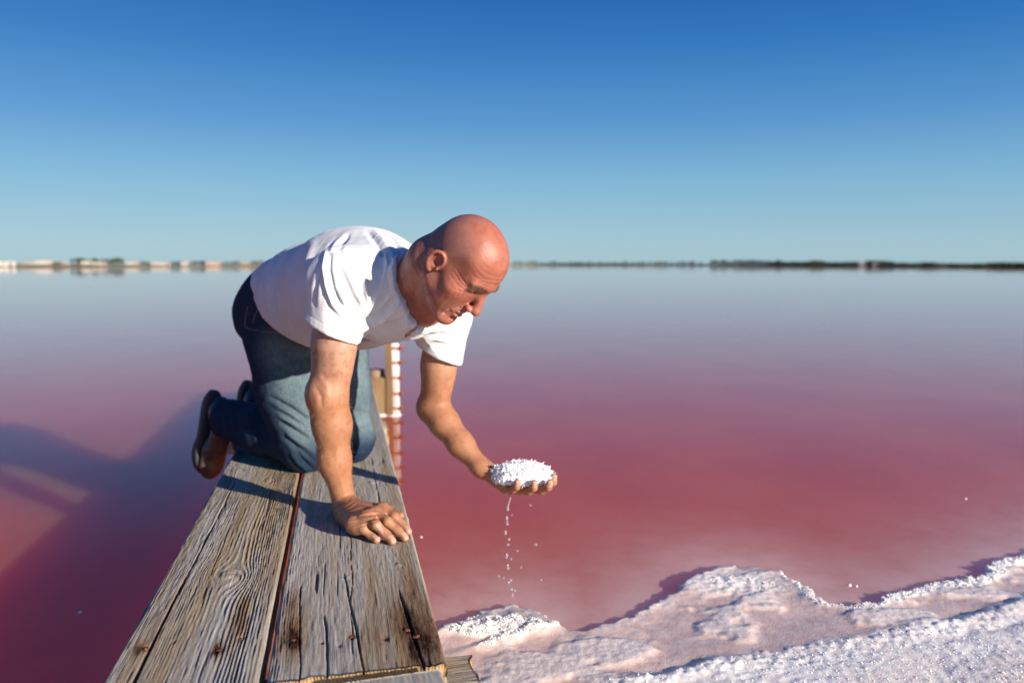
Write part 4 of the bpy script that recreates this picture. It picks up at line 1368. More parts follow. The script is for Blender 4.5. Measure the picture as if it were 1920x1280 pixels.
# wrinkles: forehead, crow's feet, neck, knuckles, wrist
disp = np.zeros(len(V))
fw = inhead * sstep(.045, .065, Y_) * sstep(.036, .042, Z_) * sstep(.078, .066, Z_)
disp -= 0.0007 * fw * np.clip(np.sin((Z_ + 0.05 * ax_ + .004 * noise3(X_ * 40, Y_ * 40, Z_ * 40, 5)) * 2 * np.pi / .0105), 0, 1) ** 2
for s in (-1, 1):
    for (dz, sl) in ((.012, .5), (.004, .12), (-.005, -.25), (-.013, -.6)):
        t_ = (s * X_ - .049); zc = .004 + dz * 0.4 + sl * t_
        disp -= 0.0009 * inhead * np.exp(-((Z_ - zc) / .0016) ** 2) * sstep(.0, .004, t_) * sstep(.024, .012, t_) * (Y_ > .03)
nk = sstep(.05, .12, np.linalg.norm(q - np.array([0, -.01, .0]), axis=1)) * sstep(.19, .15, np.linalg.norm(q, axis=1)) * (Z_ < -.03)
disp -= 0.0006 * nk * (Y_ < .02) * np.clip(np.sin((V @ unit(N_base - HC)) * 2 * np.pi / .016 + 1.5 * noise3(V[:, 0] * 25, V[:, 1] * 25, V[:, 2] * 25, 9)), 0, 1) ** 3
dw = V - RW
wz = np.exp(-((dw[:, 2] + .004) / .020) ** 2) * (np.linalg.norm(dw, axis=1) < .07)
disp -= 0.0014 * wz * np.clip(np.sin((dw[:, 2] * 0.8 - dw[:, 0] * 0.55 + .003 * noise3(V[:, 0] * 60, V[:, 1] * 60, V[:, 2] * 60, 2)) * 2 * np.pi / .0085), 0, 1) ** 2
for n_ in rh:
    for j in (1, 2):
        d = V - rh[n_][j]; al = unit(rh[n_][j + 1] - rh[n_][j - 1])
        disp -= 0.0006 * (np.linalg.norm(d, axis=1) < .013) * (NB[:, 2] > .1) * np.clip(np.cos((d @ al) * 2 * np.pi / .0036), 0, 1)
disp += 0.0007 * fbm3(V[:, 0] * 38, V[:, 1] * 38, V[:, 2] * 22, 61, 2) * (1 - inhead)
disp += 0.0004 * fbm3(V[:, 0] * 60, V[:, 1] * 60, V[:, 2] * 60, 62, 2) * inhead
# veins on the forearm and the back of the hand
for poly, amp in (([RF1 + np.array([.02, -.036, .02]), RF2 + np.array([.012, -.034, 0]), RW + np.array([.006, -.024, .02])], .0012),
                  ([RF2 + np.array([-.012, -.033, .03]), RW + np.array([-.010, -.022, .03])], .0010)):
    for a, b in zip(poly[:-1], poly[1:]):
        disp += amp * np.exp(-(np.maximum(cone(a, b, 0, 0).fn(V.astype(np.float32)), 0) / .0045) ** 2)
V = V + NB * disp[:, None]
creases = [([(854, 533), (862, 546), (854, 559)], 1.7, -0.00052), ([(873, 532), (869, 546), (866, 556)], 1.5, -0.00078), ([(861, 517), (873, 531)], 1.5, -0.00072),
           ([(866, 528), (856, 524), (848, 522)], 1.4, -0.00059), ([(883, 512), (889, 521)], 1.4, -0.00059), ([(889, 519), (911, 524), (929, 527)], 1.6, -0.00065), ([(883, 527), (900, 531), (914, 537)], 1.6, -0.00065),
           ([(820, 588), (836, 569), (848, 560)], 2.4, -0.00065), ([(836, 602), (845, 592), (850, 590)], 1.8, -0.00091), ([(826, 560), (838, 548), (846, 536)], 3.0, -0.00039), ([(878, 580), (862, 583), (848, 592)], 2.0, -0.00078),
           ([(590, 722), (602, 742), (604, 765)], 5, -.0022), ([(596, 700), (612, 722), (618, 748)], 6, .0016), ([(628, 970), (652, 957), (671, 944)], 1.4, -.0017), ([(631, 975), (655, 962), (680, 951)], 1.4, -.0016), ([(627, 964), (648, 951), (667, 938)], 1.3, -.0014),
           ([(659, 988), (683, 981), (702, 975)], 1.6, .0020), ([(672, 976), (696, 970), (718, 966)], 1.6, .0020), ([(664, 968), (692, 960), (716, 961)], 1.6, .0018),
           ([(650, 982), (676, 976), (700, 971)], 1.5, -.0018), ([(662, 971), (690, 965), (714, 962)], 1.4, -.0016), ([(780, 540), (776, 560), (786, 582)], 2.0, -.0010), ([(800, 545), (794, 565), (800, 585)], 2.0, -.0010)]
V = sculpt(V, F, creases)
me = mesh_np('person', V, F)
attr(me, 'hair', hair); attr(me, 'stubble', stub); attr(me, 'lips', lips); attr(me, 'moustache', mous)
attr(me, 'lid', lidz); attr(me, 'nail', nail_a); attr(me, 'face', np.maximum(inhead, sstep(0.25, 0.20, np.linalg.norm(V - HC, axis=1)) * (V[:, 2] > 0.78))); attr(me, 'brow', brow)
tan = np.clip(sstep(0.78, 0.56, V[:, 2]), 0, 1) * (1 - inhead)
attr(me, 'tan', tan)
M = Mat('skin')
mott = M.noise(55, 4, 0.6)
blot = M.noise(16, 3, 0.55)
arm = M.mix(M.attr('tan'), (0.43, 0.245, 0.165), (0.365, 0.168, 0.086))
facec = M.mix(M.ramp(blot, 0.3, 0.7), (0.31, 0.095, 0.060), (0.37, 0.132, 0.086))
c = M.mix(M.attr('face'), arm, facec)
c = M.mix(M.ramp(mott, 0.42, 0.72, 0, 0.55), c, (0.24, 0.072, 0.040))
c = M.mix(M.ramp(M.noise(140, 3, 0.6), 0.60, 0.75, 0, 0.30), c, (0.45, 0.235, 0.145))
c = M.mix(M.math('MULTIPLY', M.attr('hair'), 0.55), c, (0.15, 0.090, 0.080))
c = M.mix(M.math('MULTIPLY', M.attr('stubble'), M.ramp(M.noise(700, 2, 0.6), 0.45, 0.65, 0.05, 0.35)), c, (0.24, 0.17, 0.145))
c = M.mix(M.math('MULTIPLY', M.attr('lips'), 0.6), c, (0.36, 0.155, 0.13))
c = M.mix(M.math('MULTIPLY', M.attr('moustache'), 0.30), c, (0.30, 0.20, 0.155))
c = M.mix(M.math('MULTIPLY', M.attr('brow'), 0.4), c, (0.14, 0.085, 0.06))
c = M.mix(M.math('MULTIPLY', M.attr('lid'), 0.9), c, (0.05, 0.03, 0.025))
c = M.mix(M.math('MULTIPLY', M.attr('nail'), 0.75), c, (0.50, 0.30, 0.24))
M.set(Base_Color=c, Roughness=M.mix(M.attr('face'), (0.50, 0.50, 0.50), (0.41, 0.41, 0.41)), IOR=1.42)
M.b.inputs['Subsurface Weight'].default_value = 0.06
M.b.inputs['Subsurface Radius'].default_value = (1.0, 0.35, 0.2)
M.b.inputs['Subsurface Scale'].default_value = 0.006
M.bump(M.math('ADD', M.voronoi(520), M.math('MULTIPLY', M.noise(260, 4, 0.65), 1.4)), 0.28, 0.0011)
SKIN = M.m
person = put('person', me, SKIN)
tag(person, 'bald man in white t-shirt and jeans kneeling on the boards, holding out salt', 'person')

# eyebrow hairs
M = Mat('brow_hair'); M.set(Base_Color=(0.20, 0.13, 0.085), Roughness=0.6); BROWM = M.m
for s in (-1, 1):
    rg = np.random.default_rng(40 + s)
    n = 230; VV = []; FF = []
    for i in range(n):
        t = rg.random(); x = .012 + .040 * t
        z = .0225 + .004 * math.sin(t * 2.6) - .006 * max(0, t - .6) + rg.normal() * .0020
        y0 = .0985 - .030 * t ** 1.5
        # drop the root onto the skin
        cand = np.argmin((X_ - s * x) ** 2 + (Z_ - z) ** 2 + 1e3 * (Y_ < .05))
        root = V[cand]; nn = NB[cand]
        dirl = HEAD_R @ unit(np.array([s * (0.75 + .3 * rg.normal()), 0.15, 0.35 - 0.9 * t + .25 * rg.normal()]))
        L = .0075 + .003 * rg.random()
        tip = root + dirl * L + nn * .0016
        wv = unit(np.cross(dirl, nn)) * .00045
        b = len(VV)
        VV += [root - wv - nn * .0003, root + wv - nn * .0003, tip]
        FF.append([b, b + 1, b + 2])
    put('eyebrow', mesh_np('eyebrow', np.array(VV), np.array(FF)), BROWM, person)

# fine hairs on the forearms
M = Mat('arm_hair'); M.set(Base_Color=(0.30, 0.17, 0.08), Roughness=0.5); HAIRM = M.m
hr_r = np.random.default_rng(77)
for (a_, b_, n_h) in ((RE, RW, 1500), (LE, LW, 900)):
    dd = cone(a_, b_, 0, 0).fn(V.astype(np.float32))
    cand = np.flatnonzero((dd < .06) & (((V - a_) @ (b_ - a_)) > 0.02 * np.linalg.norm(b_ - a_)) & (((V - b_) @ (b_ - a_)) < 0))
    pick = hr_r.choice(cand, n_h)
    ax1 = unit(b_ - a_)
    VV = []; FF = []
    for i in pick:
        root = V[i]; nn = NB[i]
        dr_ = unit(ax1 * (.8 + .3 * hr_r.normal()) + nn * (.45 + .25 * hr_r.random()) + hr_r.normal(size=3) * .35)
        L = .006 + .009 * hr_r.random()
        wv = unit(np.cross(dr_, hr_r.normal(size=3))) * .00016
        k = len(VV); VV += [root - wv, root + wv, root + dr_ * L]; FF.append([k, k + 1, k + 2])
    ho = put('arm_hair', mesh_np('arm_hair', np.array(VV), np.array(FF)), HAIRM, person)
    ho['kind'] = 'stuff'
# ------------------------------------------------------------------ clothing
def halfspace(p0, n, c, r):       # everything on the side n points to
    p0 = np.asarray(p0, np.float32); n = unit(n).astype(np.float32)
    return lambda P: -((P - p0) @ n)
def capped(p0, n, a, b, r, bound):   # the part of a cylinder a-b (radius r) beyond the plane
    hs = halfspace(p0, n, None, None); cy = cone(a, b, r, r)
    return Prim(lambda P: np.maximum(hs(P), cy.fn(P)), (np.asarray(a) + np.asarray(b)) / 2, bound)

# ---- t-shirt
shirt = Field()
S2b = (T2 + T3) / 2
CA, CB, CC = J(795, 449, 1.955), J(765, 548, 1.862), J(800, 600, 1.905)
coll_n = unit(np.cross(CC - CA, CB - CA))
if coll_n @ (HC - CA) < 0: coll_n = -coll_n
neck_sec = [(N_base, hp(0, -.040, -.055), .061, .058), (J(797, 575, 1.90), hp(0, .020, -.075), .042, .034), (J(760, 580, 1.98), J(797, 575, 1.90), .050, .042), (T3, N_base, .070, .061)]
coll_c = CA * .3 + CB * .3 + CC * .4
secs = [(T0 + np.array([-.025, .030, -.022]), .116), (T0 + np.array([.02, -.02, -.002]), .130), (T1 + np.array([0, 0, -.030]), .148), (T2 + np.array([0, 0, -.024]), .160), (S2b + np.array([0, 0, -.012]), .146)]
for (a, ra), (b, rb) in zip(secs[:-1], secs[1:]):
    shirt.add(cone(a, b, ra, rb, UPV, 1.10, 1.0), 0.03)
shirt.add(cone(S2b + np.array([0, 0, -.005]), T3 + np.array([0.0, 0.0, -.005]), .135, .112, UPV, 1.15, 1.0), 0.05)
shirt.add(cone(T3, (N_base + T3) / 2, .098, .085), 0.05)
for (a, b, ra, rb) in neck_sec:
    shirt.add(cone(a, b, ra + .014, rb + .016), 0.03)
# shoulders and sleeves
RSE = J(624, 628, 1.895); LSE = J(826, 672, 2.105)
shirt.add(cone(T3 + (RS - T3) * 0.25, RS, .105, .074), 0.05)
shirt.add(cone(T3 + (LS - T3) * 0.25, LS, .100, .066), 0.05)
ud = unit(RE - RS); ld = unit(LE - LS)
shirt.add(cone(RS + np.array([-.004, .004, 0]), RSE + ud * .03, .0770, .0665), 0.035)
shirt.add(cone(LS, LSE + ld * .03, .0675, .0590), 0.035)
# hem, sleeve and neck openings
H1, H2 = J(506, 508, 2.48), J(590, 652, 2.26)
hem_n = unit(np.cross(H2 - H1, LAT))
if hem_n @ (T0 - T3) < 0: hem_n = -hem_n
shirt.cut(capped(H1, hem_n, T1, T0 + (T0 - T1) * 1.5, .33, .6), 0.006)
r1, r2 = J(581, 599, 1.90), J(669, 641, 1.90)
rn = unit(np.cross(r2 - r1, np.array([0, 1, 0.05])))
if rn @ ud < 0: rn = -rn
shirt.cut(capped(r1, rn, RS, RE, .115, .3), 0.003)
l1, l2 = J(793, 652, 2.10), J(858, 682, 2.10)
ln = unit(np.cross(l2 - l1, np.array([0, 1, 0.05])))
if ln @ ld < 0: ln = -ln
shirt.cut(capped(l1, ln, LS, LE, .105, .3), 0.003)
RAX = lambda t: RS + (RE - RS) * t
shirt.cut(cone(RAX(.36), RAX(.8), .0575, .0575), 0.002)
LAX = lambda t: LS + (LE - LS) * t
shirt.cut(cone(LAX(.36), LAX(.8), .0515, .0515), 0.002)
_hs = halfspace(CB, coll_n, None, None)
for (a, b, ra, rb) in neck_sec[:3]:
    cy = cone(a, b, ra + .034, rb + .038)
    shirt.cut(Prim((lambda cy: lambda P: np.maximum(_hs(P), cy.fn(P)))(cy), cy.c, cy.r), 0.004)
for (a, b, ra, rb) in neck_sec[:3]:
    shirt.cut(cone(a, b, ra - .002, rb - .002), 0.003)
V, F = sdf_mesh(shirt, (-1.02, 1.68, 0.52), (0.06, 2.78, 1.10), 0.0027)
V = relax(V, F, 1, 0.5)
V, F = largest_part(V, F)
folds = [
    ([(611, 470), (607, 500), (612, 535), (624, 570), (646, 600)], 3.4, 0.0075),
    ([(621, 476), (619, 505), (626, 540), (640, 572)], 3.0, -0.0038),
    ([(615, 473), (640, 472), (663, 492), (679, 525), (686, 560)], 2.2, -0.0038),
    ([(629, 545), (634, 558), (643, 575)], 3.2, -0.0065),
    ([(645, 498), (661, 535), (677, 570), (684, 588)], 5, 0.0061),
    ([(664, 502), (678, 535), (684, 565), (676, 590)], 4, -0.0061),
    ([(676, 596), (698, 572), (717, 538), (727, 500), (722, 470)], 6, 0.0072),
    ([(674, 606), (712, 588), (742, 552), (756, 515)], 6, -0.0061),
    ([(672, 618), (718, 600), (752, 572), (766, 545)], 6, 0.0064),
    ([(670, 634), (716, 618), (757, 596), (780, 580)], 6, -0.0058),
    ([(668, 650), (712, 640), (752, 620), (778, 604)], 6, 0.0055),
    ([(757, 636), (778, 614), (796, 592)], 5, -0.0058),
    ([(786, 634), (806, 616), (824, 604), (845, 600)], 5, -0.0061),
    ([(792, 642), (815, 634), (845, 640)], 4, 0.0043),
    ([(800, 628), (826, 624), (850, 628)], 4, -0.0041),
    ([(543, 470), (527, 510), (521, 550), (528, 600)], 6, 0.0046),
    ([(560, 462), (545, 510), (540, 560), (552, 618)], 8, -0.0049),
    ([(516, 482), (503, 520), (500, 555), (508, 588)], 5, 0.0041),
    ([(506, 486), (494, 520), (492, 550)], 5, -0.0038),
    ([(590, 452), (575, 500), (566, 560), (575, 625)], 10, 0.0058),
    ([(640, 446), (630, 456), (620, 470)], 4, 0.0043), ([(655, 440), (646, 452), (636, 470)], 4, -0.0043),
    ([(700, 432), (716, 446), (733, 470), (742, 500)], 6, 0.0052), ([(690, 436), (705, 452), (720, 480)], 5, -0.0049),
    ([(735, 445), (750, 470), (752, 510), (742, 550)], 5, -0.0052),
    ([(600, 500), (592, 540), (590, 575)], 4, -0.0043),
    ([(560, 640), (540, 618), (520, 606)], 4, 0.0038),
]
V = sculpt(V, F, folds)
N_ = vnormals(V, F)
big = fbm3(V[:, 0] * 9, V[:, 1] * 9, V[:, 2] * 9, 71, 3)
# fine tension creases: ridged noise, stretched along the pull of the cloth
al_ = V @ AXIS; la_ = V @ LAT; ve_ = V[:, 2]
def ridged(x, y, z, s): return (1 - np.abs(noise3(x, y, z, s))) ** 4
armpit = np.exp(-(np.linalg.norm(V - J(672, 600, 1.93), axis=1) / .11) ** 2) + np.exp(-(np.linalg.norm(V - J(795, 630, 2.06), axis=1) / .10) ** 2)
waist = np.exp(-(((V - H1) @ hem_n + .06) / .07) ** 2)
cr = ridged(la_ * 16 + 2 * big, al_ * 34, ve_ * 11, 73) * (.25 + armpit) + ridged(la_ * 9, al_ * 40 + 2 * big, ve_ * 9, 74) * (.25 + .9 * waist) + .5 * ridged(la_ * 30, al_ * 22 + big, ve_ * 24, 76) * (.3 + .7 * armpit)
V = V + N_ * (0.0032 * big + 0.0026 * (cr - .35) + 0.0008 * fbm3(V[:, 0] * 30, V[:, 1] * 30, V[:, 2] * 30, 72, 2))[:, None]
# ribbed collar, hem stitching
cd = -((V - CB) @ coll_n)
nearneck = np.linalg.norm((V - coll_c) - ((V - coll_c) @ coll_n)[:, None] * coll_n, axis=1) < .105
rib = sstep(-.002, .0, cd) * sstep(.0225, .020, cd) * nearneck
groove = np.exp(-((cd - .0225) / .0016) ** 2) * nearneck
sr = -((V - r1) @ rn); sl = -((V - l1) @ ln); sh_ = -((V - H1) @ hem_n)
near_r = np.linalg.norm(np.cross(V - RS, ud), axis=1) < .10
near_l = np.linalg.norm(np.cross(V - LS, ld), axis=1) < .09
st = np.exp(-((sr - .020) / .0014) ** 2) * near_r + np.exp(-((sl - .020) / .0014) ** 2) * near_l + np.exp(-((sh_ - .022) / .0014) ** 2)
V = V + vnormals(V, F) * (0.0011 * rib - 0.0012 * groove - 0.0010 * np.clip(st, 0, 1))[:, None]
me = mesh_np('t_shirt', V, F)
attr(me, 'rib', rib)
M = Mat('white_cotton')
weave = M.noise(900, 2, 0.5)
c = M.mix(M.ramp(M.noise(12, 3, 0.5), 0.3, 0.7), (0.59, 0.593, 0.605), (0.64, 0.643, 0.655))
M.set(Base_Color=c, Roughness=0.9)
M.b.inputs['Specular IOR Level'].default_value = 0.15
M.b.inputs['Sheen Weight'].default_value = 0.08
M.bump(weave, 0.12, 0.0008)
COTTON = M.m
tee = put('t_shirt', me, COTTON, person)
tee['label'] = 'white short-sleeved cotton t-shirt'
shirt_V, shirt_N = V, vnormals(V, F)

# gold embroidered emblem on the chest: short strokes laid on the cloth
M = Mat('gold_thread'); M.set(Base_Color=M.mix(M.noise(400, 2, 0.5), (0.45, 0.30, 0.12), (0.22, 0.13, 0.06)), Roughness=0.5); GOLD = M.m
SX, SY = project(shirt_V)
vw = shirt_V - np.array([0, 0, CAM_H])
front = (shirt_N * vw).sum(1) < 0
def on_shirt(px, py):
    d2 = (SX - px) ** 2 + (SY - py) ** 2 + 1e6 * (~front)
    i = d2.argmin()
    return shirt_V[i] + shirt_N[i] * .0016, shirt_N[i]
EV = []; EF = []
def stroke(pts, w):
    P_ = [on_shirt(*p) for p in pts]
    for i in range(len(P_) - 1):
        (a, na), (b, nb2) = P_[i], P_[i + 1]
        t = b - a
        if np.linalg.norm(t) < 1e-4: continue
        s_ = unit(np.cross(t, na)) * w
        k = len(EV)
        for p, n_ in ((a, na), (b, nb2)):
            EV.extend([p - s_, p + s_, p + s_ - n_ * .002, p - s_ - n_ * .002])
        EF.extend([[k, k + 1, k + 5, k + 4], [k + 1, k + 2, k + 6, k + 5], [k + 3, k, k + 4, k + 7]])
for i in range(7):
    t = i / 6
    x = 762 + 20 * t; y = 629 - 15 * t
    stroke([(x - 2.2, y - 1.2 + (i % 3)), (x, y + 1.0 - (i % 2)), (x + 2.4, y - 2.4 + (i % 2) * 2)], .0009)
stroke([(760, 633), (768, 627), (777, 620), (785, 613)], .0006)
stroke([(758, 628), (767, 621), (778, 613)], .0005)
if EV:
    em = put('emblem', mesh_np('emblem', np.array(EV), np.array(EF), smooth=False), GOLD, tee)
    em['label'] = 'small gold embroidered emblem on the chest'

# ---- jeans
jeans = Field()
jeans.add(cone(T1 + np.array([0, 0, -.055]), T0 + np.array([0, 0, -.010]), .125, .132, UPV, 1.12, 1.0), 0.02)
BR_, BL_ = J(500, 592, 2.50), J(578, 598, 2.64)
jeans.add(ell(BR_, (.102, .102, .108)), 0.05)
jeans.add(ell(BL_, (.102, .102, .108)), 0.05)
TM_ = (HR + KR) / 2 + np.array([-.012, .008, 0]); TL_ = (HL + KL) / 2
jeans.chain([HR, TM_, KR + np.array([0, 0, .012])], [.112, .096, .078], 0.04)
jeans.chain([HL, TL_, KL + np.array([0, 0, .012])], [.104, .084, .066], 0.04)
for (k_, a_, rk, ra) in ((KR, AR, .070, .064), (KL, AL, .068, .060)):
    sd__ = unit(a_ - k_)
    jeans.add(ell(k_ + np.array([0.006, -.006, .008]), (.070, .070, .072)), 0.03)
    jeans.chain([k_ + np.array([0, 0, .006]), k_ + (a_ - k_) * .5 + np.array([0, 0, .010]), a_ + sd__ * .05], [rk, rk + .006, ra], 0.035)
    hp_ = a_ + sd__ * .012
    jeans.cut(capped(hp_, sd__, a_ - sd__ * .05, a_ + sd__ * .3, .12, .3), 0.004)
    jeans.cut(cone(a_ - sd__ * .03, a_ + sd__ * .06, ra - .010, ra - .008), 0.003)
jeans.cut(Prim(halfspace((0, 0, ZP + .0015), (0, 0, -1), None, None), (-0.6, 2.5, ZP), 1.5), 0.004)
V, F = sdf_mesh(jeans, (-1.08, 2.10, 0.27), (-0.30, 3.00, 1.00), 0.0034)
V = relax(V, F, 2, 0.5)
V, F = largest_part(V, F)
jf = [
    ([(505, 742), (540, 762), (582, 790)], 5, -.0070), ([(512, 752), (548, 776), (582, 802)], 5, .0050),
    ([(524, 790), (552, 806), (585, 826)], 4.5, -.0065), ([(520, 776), (548, 792), (585, 814)], 4.5, .0048),
    ([(532, 816), (556, 836), (588, 862)], 4.5, -.0065), ([(538, 812), (562, 830), (589, 846)], 4, .0045),
    ([(550, 836), (566, 858), (588, 880)], 4, -.0050), ([(546, 848), (560, 868), (578, 884)], 4, .0040),
    ([(420, 775), (425, 800), (440, 838)], 5, .0040), ([(440, 770), (446, 800), (462, 842)], 6, -.0040), ([(462, 772), (474, 806), (492, 850)], 6, .0036),
    ([(512, 690), (545, 676), (578, 668)], 6, -.0034), ([(510, 720), (545, 704), (580, 694)], 6, .0032),
    ([(457, 612), (478, 618), (520, 622), (560, 622)], 1.8, -.0022), ([(462, 576), (458, 594), (457, 612)], 1.6, -.0018), ([(470, 606), (474, 590), (480, 580)], 1.6, -.0018),
    ([(470, 640), (490, 690), (505, 738)], 3, .0016),
    ([(648, 700), (664, 720), (690, 735)], 5, -.0036), ([(650, 760), (668, 772), (692, 772)], 5, -.0030), ([(652, 790), (672, 806), (694, 800)], 5, .0030),
]
V = sculpt(V, F, jf)
N_ = vnormals(V, F)
kn_ = np.maximum(np.exp(-(np.linalg.norm(V - KR - np.array([-.07, .06, .06]), axis=1) / .13) ** 2), np.exp(-(np.linalg.norm(V - KL - np.array([-.05, .05, .06]), axis=1) / .12) ** 2))
hp2 = np.exp(-(np.linalg.norm(V - HR - np.array([.03, -.06, .02]), axis=1) / .12) ** 2)
crj = (1 - np.abs(noise3(V @ LAT * 9, V @ AXIS * 20 + V[:, 2] * 26, V[:, 2] * 12, 85))) ** 4
V = V + N_ * (0.0045 * (crj - .3) * (.2 + kn_ + .6 * hp2) + 0.0035 * fbm3(V[:, 0] * 11, V[:, 1] * 11, V[:, 2] * 11, 81, 3) + .0012 * fbm3(V[:, 0] * 34, V[:, 1] * 34, V[:, 2] * 34, 82, 2))[:, None]
V[:, 2] = np.maximum(V[:, 2], ZP + .001)
me = mesh_np('jeans', V, F)
# worn, washed-out fronts of the thighs
wash = np.zeros(len(V))
for h_, k_ in ((HR, KR), (HL, KL)):
    d = cone(h_ + np.array([.05, -.07, -.03]), k_ + np.array([.05, -.05, .05]), 0, 0).fn(V.astype(np.float32))
    wash = np.maximum(wash, sstep(.125, .045, d) * sstep(ZP + .05, ZP + .14, V[:, 2] - .9 * np.clip(-(V - k_) @ np.array([.76, -.65, 0]), 0, 1)))
attr(me, 'wash', wash * (0.8 + .3 * fbm3(V[:, 0] * 14, V[:, 1] * 14, V[:, 2] * 14, 83, 3)))
PX_, PY_ = project(V)
seam = np.zeros(len(V))
for ln_ in ([(459, 613), (478, 619.5), (520, 624), (560, 624)], [(464, 576), (460, 594), (459, 612)], [(474, 605), (478, 590), (484, 580)]):
    d, _, _ = seg_dist2(PX_, PY_, ln_)
    seam = np.maximum(seam, sstep(1.5, 0.6, d))
attr(me, 'seam', seam)
M = Mat('denim')
tw = M.n.new('ShaderNodeTexWave'); tw.inputs['Scale'].default_value = 330; tw.inputs['Distortion'].default_value = 1.5
M.l.new(M.pos((1, 1, 1)), tw.inputs['Vector'])
slub = M.noise(60, 4, 0.7, M.pos((4, 4, 1)))
deep = M.mix(M.ramp(slub, 0.3, 0.75), (0.008, 0.019, 0.042), (0.018, 0.036, 0.068))
washed = M.mix(M.ramp(slub, 0.3, 0.75), (0.086, 0.130, 0.150), (0.170, 0.228, 0.245))
c = M.mix(M.attr('wash'), deep, washed)
c = M.mix(M.ramp(M.noise(420, 3, 0.7), 0.56, 0.75, 0, 0.30), c, (0.20, 0.25, 0.27))
c = M.mix(M.math('MULTIPLY', M.attr('seam'), 0.5), c, (0.30, 0.19, 0.09))
M.set(Base_Color=c, Roughness=0.92)
M.b.inputs['Specular IOR Level'].default_value = 0.15
M.bump(M.math('ADD', M.math('MULTIPLY', tw.outputs['Fac'], 0.6), M.noise(500, 3, 0.6)), 0.35, 0.0012)
jo = put('jeans', me, M.m, person)
jo['label'] = 'dark blue denim jeans washed out on the thighs'

# ---- shoes
M = Mat('worn_leather')
c = M.mix(M.ramp(M.noise(24, 4, 0.6), 0.3, 0.7), (0.050, 0.034, 0.025), (0.110, 0.075, 0.052))
c = M.mix(M.attr('dark'), c, (0.016, 0.020, 0.026))
M.set(Base_Color=c, Roughness=M.ramp(M.noise(40, 3, 0.6), 0.3, 0.7, 0.32, 0.5))
M.bump(M.noise(160, 4, 0.6), 0.3, 0.0015)
LEATHER = M.m
M = Mat('dark_rubber'); M.set(Base_Color=M.mix(M.noise(60, 3, 0.6), (0.018, 0.019, 0.022), (0.05, 0.047, 0.045)), Roughness=0.6); RUBBER = M.m
M = Mat('shoe_lace'); M.set(Base_Color=(0.10, 0.08, 0.065), Roughness=0.8); LACE = M.m
def make_shoe(ank, shin, toe_dir, side, scale=1.0):
    nrm = unit(shin)              # sole faces away from the shin
    f = unit(toe_dir - (toe_dir @ nrm) * nrm)
    w = np.cross(f, nrm)
    P_ = lambda a, b, c: ank + (f * a + nrm * b + w * c) * scale
    R_ = np.stack([f, nrm, w], 1)
    sh = Field()
    sh.add(ell(P_(-.040, .030, 0), (.044, .040, .034), R_), .01)
    sh.add(cone(P_(-.020, -.018, 0), P_(-.022, .030, 0), .037, .036), .02)
    sh.add(cone(P_(.025, .012, 0), P_(.075, .034, 0), .036, .034), .03)
    sh.add(ell(P_(.105, .044, .004), (.060, .028, .044), R_), .03)
    sh.add(ell(P_(.135, .046, .002), (.046, .027, .040), R_), .02)
    sh.cut(capped(P_(.0, .064, 0), nrm, P_(-.2, .09, 0), P_(.3, .09, 0), .12, .4), .004)
    sh.cut(cone(P_(-.020, -.06, 0), P_(-.018, -.005, 0), .030, .026), .004)
    V, F = sdf_mesh(sh, ank - .26, ank + .26, .0030)
    V = relax(V, F, 2, .5); V, F = largest_part(V, F)
    q = (V - ank) @ R_
    # toe-cap seam and side panel
    N_ = vnormals(V, F)
    V = V - N_ * (.0016 * np.exp(-((q[:, 0] - .108 - .4 * (q[:, 1] - .04)) / .0022) ** 2) + .0014 * np.exp(-((q[:, 0] - .018 - .25 * q[:, 1]) / .0022) ** 2))[:, None]
    me = mesh_np('shoe_upper', V, F)
    attr(me, 'dark', np.clip(sstep(.030, .000, q[:, 0] - .1 * q[:, 1]), 0, 1))
    root = empty('shoe', (0, 0, 0)); root.parent = person
    put('upper', me, LEATHER, root)
    # welted sole: outline extruded in two steps
    n = 40; t = np.linspace(0, 2 * np.pi, n, endpoint=False)
    xs = .040 + .128 * np.cos(t)
    half = np.interp(xs, [-.088, -.06, -.01, .05, .10, .14, .168], [.020, .034, .032, .036, .046, .042, .020])
    ys = np.sign(np.sin(t)) * half * np.abs(np.sin(t)) ** .55
    ringz = [(.060, 1.00), (.062, 1.05), (.072, 1.06), (.0735, 1.03), (.084, 1.03), (.086, .97)]
    VV = []
    for (b, sc_) in ringz:
        for x_, y_ in zip(xs, ys):
            arch = .010 * math.exp(-((x_ - .03) / .03) ** 2) if b > .08 else 0
            VV.append(P_(.040 + (x_ - .040) * (1 + (sc_ - 1) * .4), b - arch, y_ * sc_))
    FF = grid_faces(len(ringz), n, True)
    me = mesh_np('sole', np.array(VV), [FF, np.arange(n)[None, ::-1], ((len(ringz) - 1) * n + np.arange(n))[None, :]])
    bm = bmesh.new(); bm.from_mesh(me); bmesh.ops.recalc_face_normals(bm, faces=bm.faces); bm.to_mesh(me); bm.free()
    put('sole', me, RUBBER, root)
    # laces across the instep
    for i in range(4):
        x_ = .030 + .018 * i
        pts = [P_(x_, .030 + .30 * (x_ - .03) - .038 * math.cos(a), .034 * math.sin(a)) for a in np.linspace(-.7, .7, 7)]
        VV = []; FFl = []
        for k, p in enumerate(pts):
            tg = unit(pts[min(k + 1, 6)] - pts[max(k - 1, 0)]); u_ = unit(np.cross(tg, f)); v_ = np.cross(tg, u_)
            for a in range(5):
                VV.append(p + (u_ * math.cos(a * 1.2566) + v_ * math.sin(a * 1.2566)) * .0022)
        put('lace', mesh_np('lace', np.array(VV), grid_faces(7, 5, True)), LACE, root)
    return root
sr_ = unit(AR - KR)
s1 = make_shoe(AR + np.array([-.012, .006, -.022]), sr_, np.array([-.02, -.10, -1.0]), 1, 1.13)
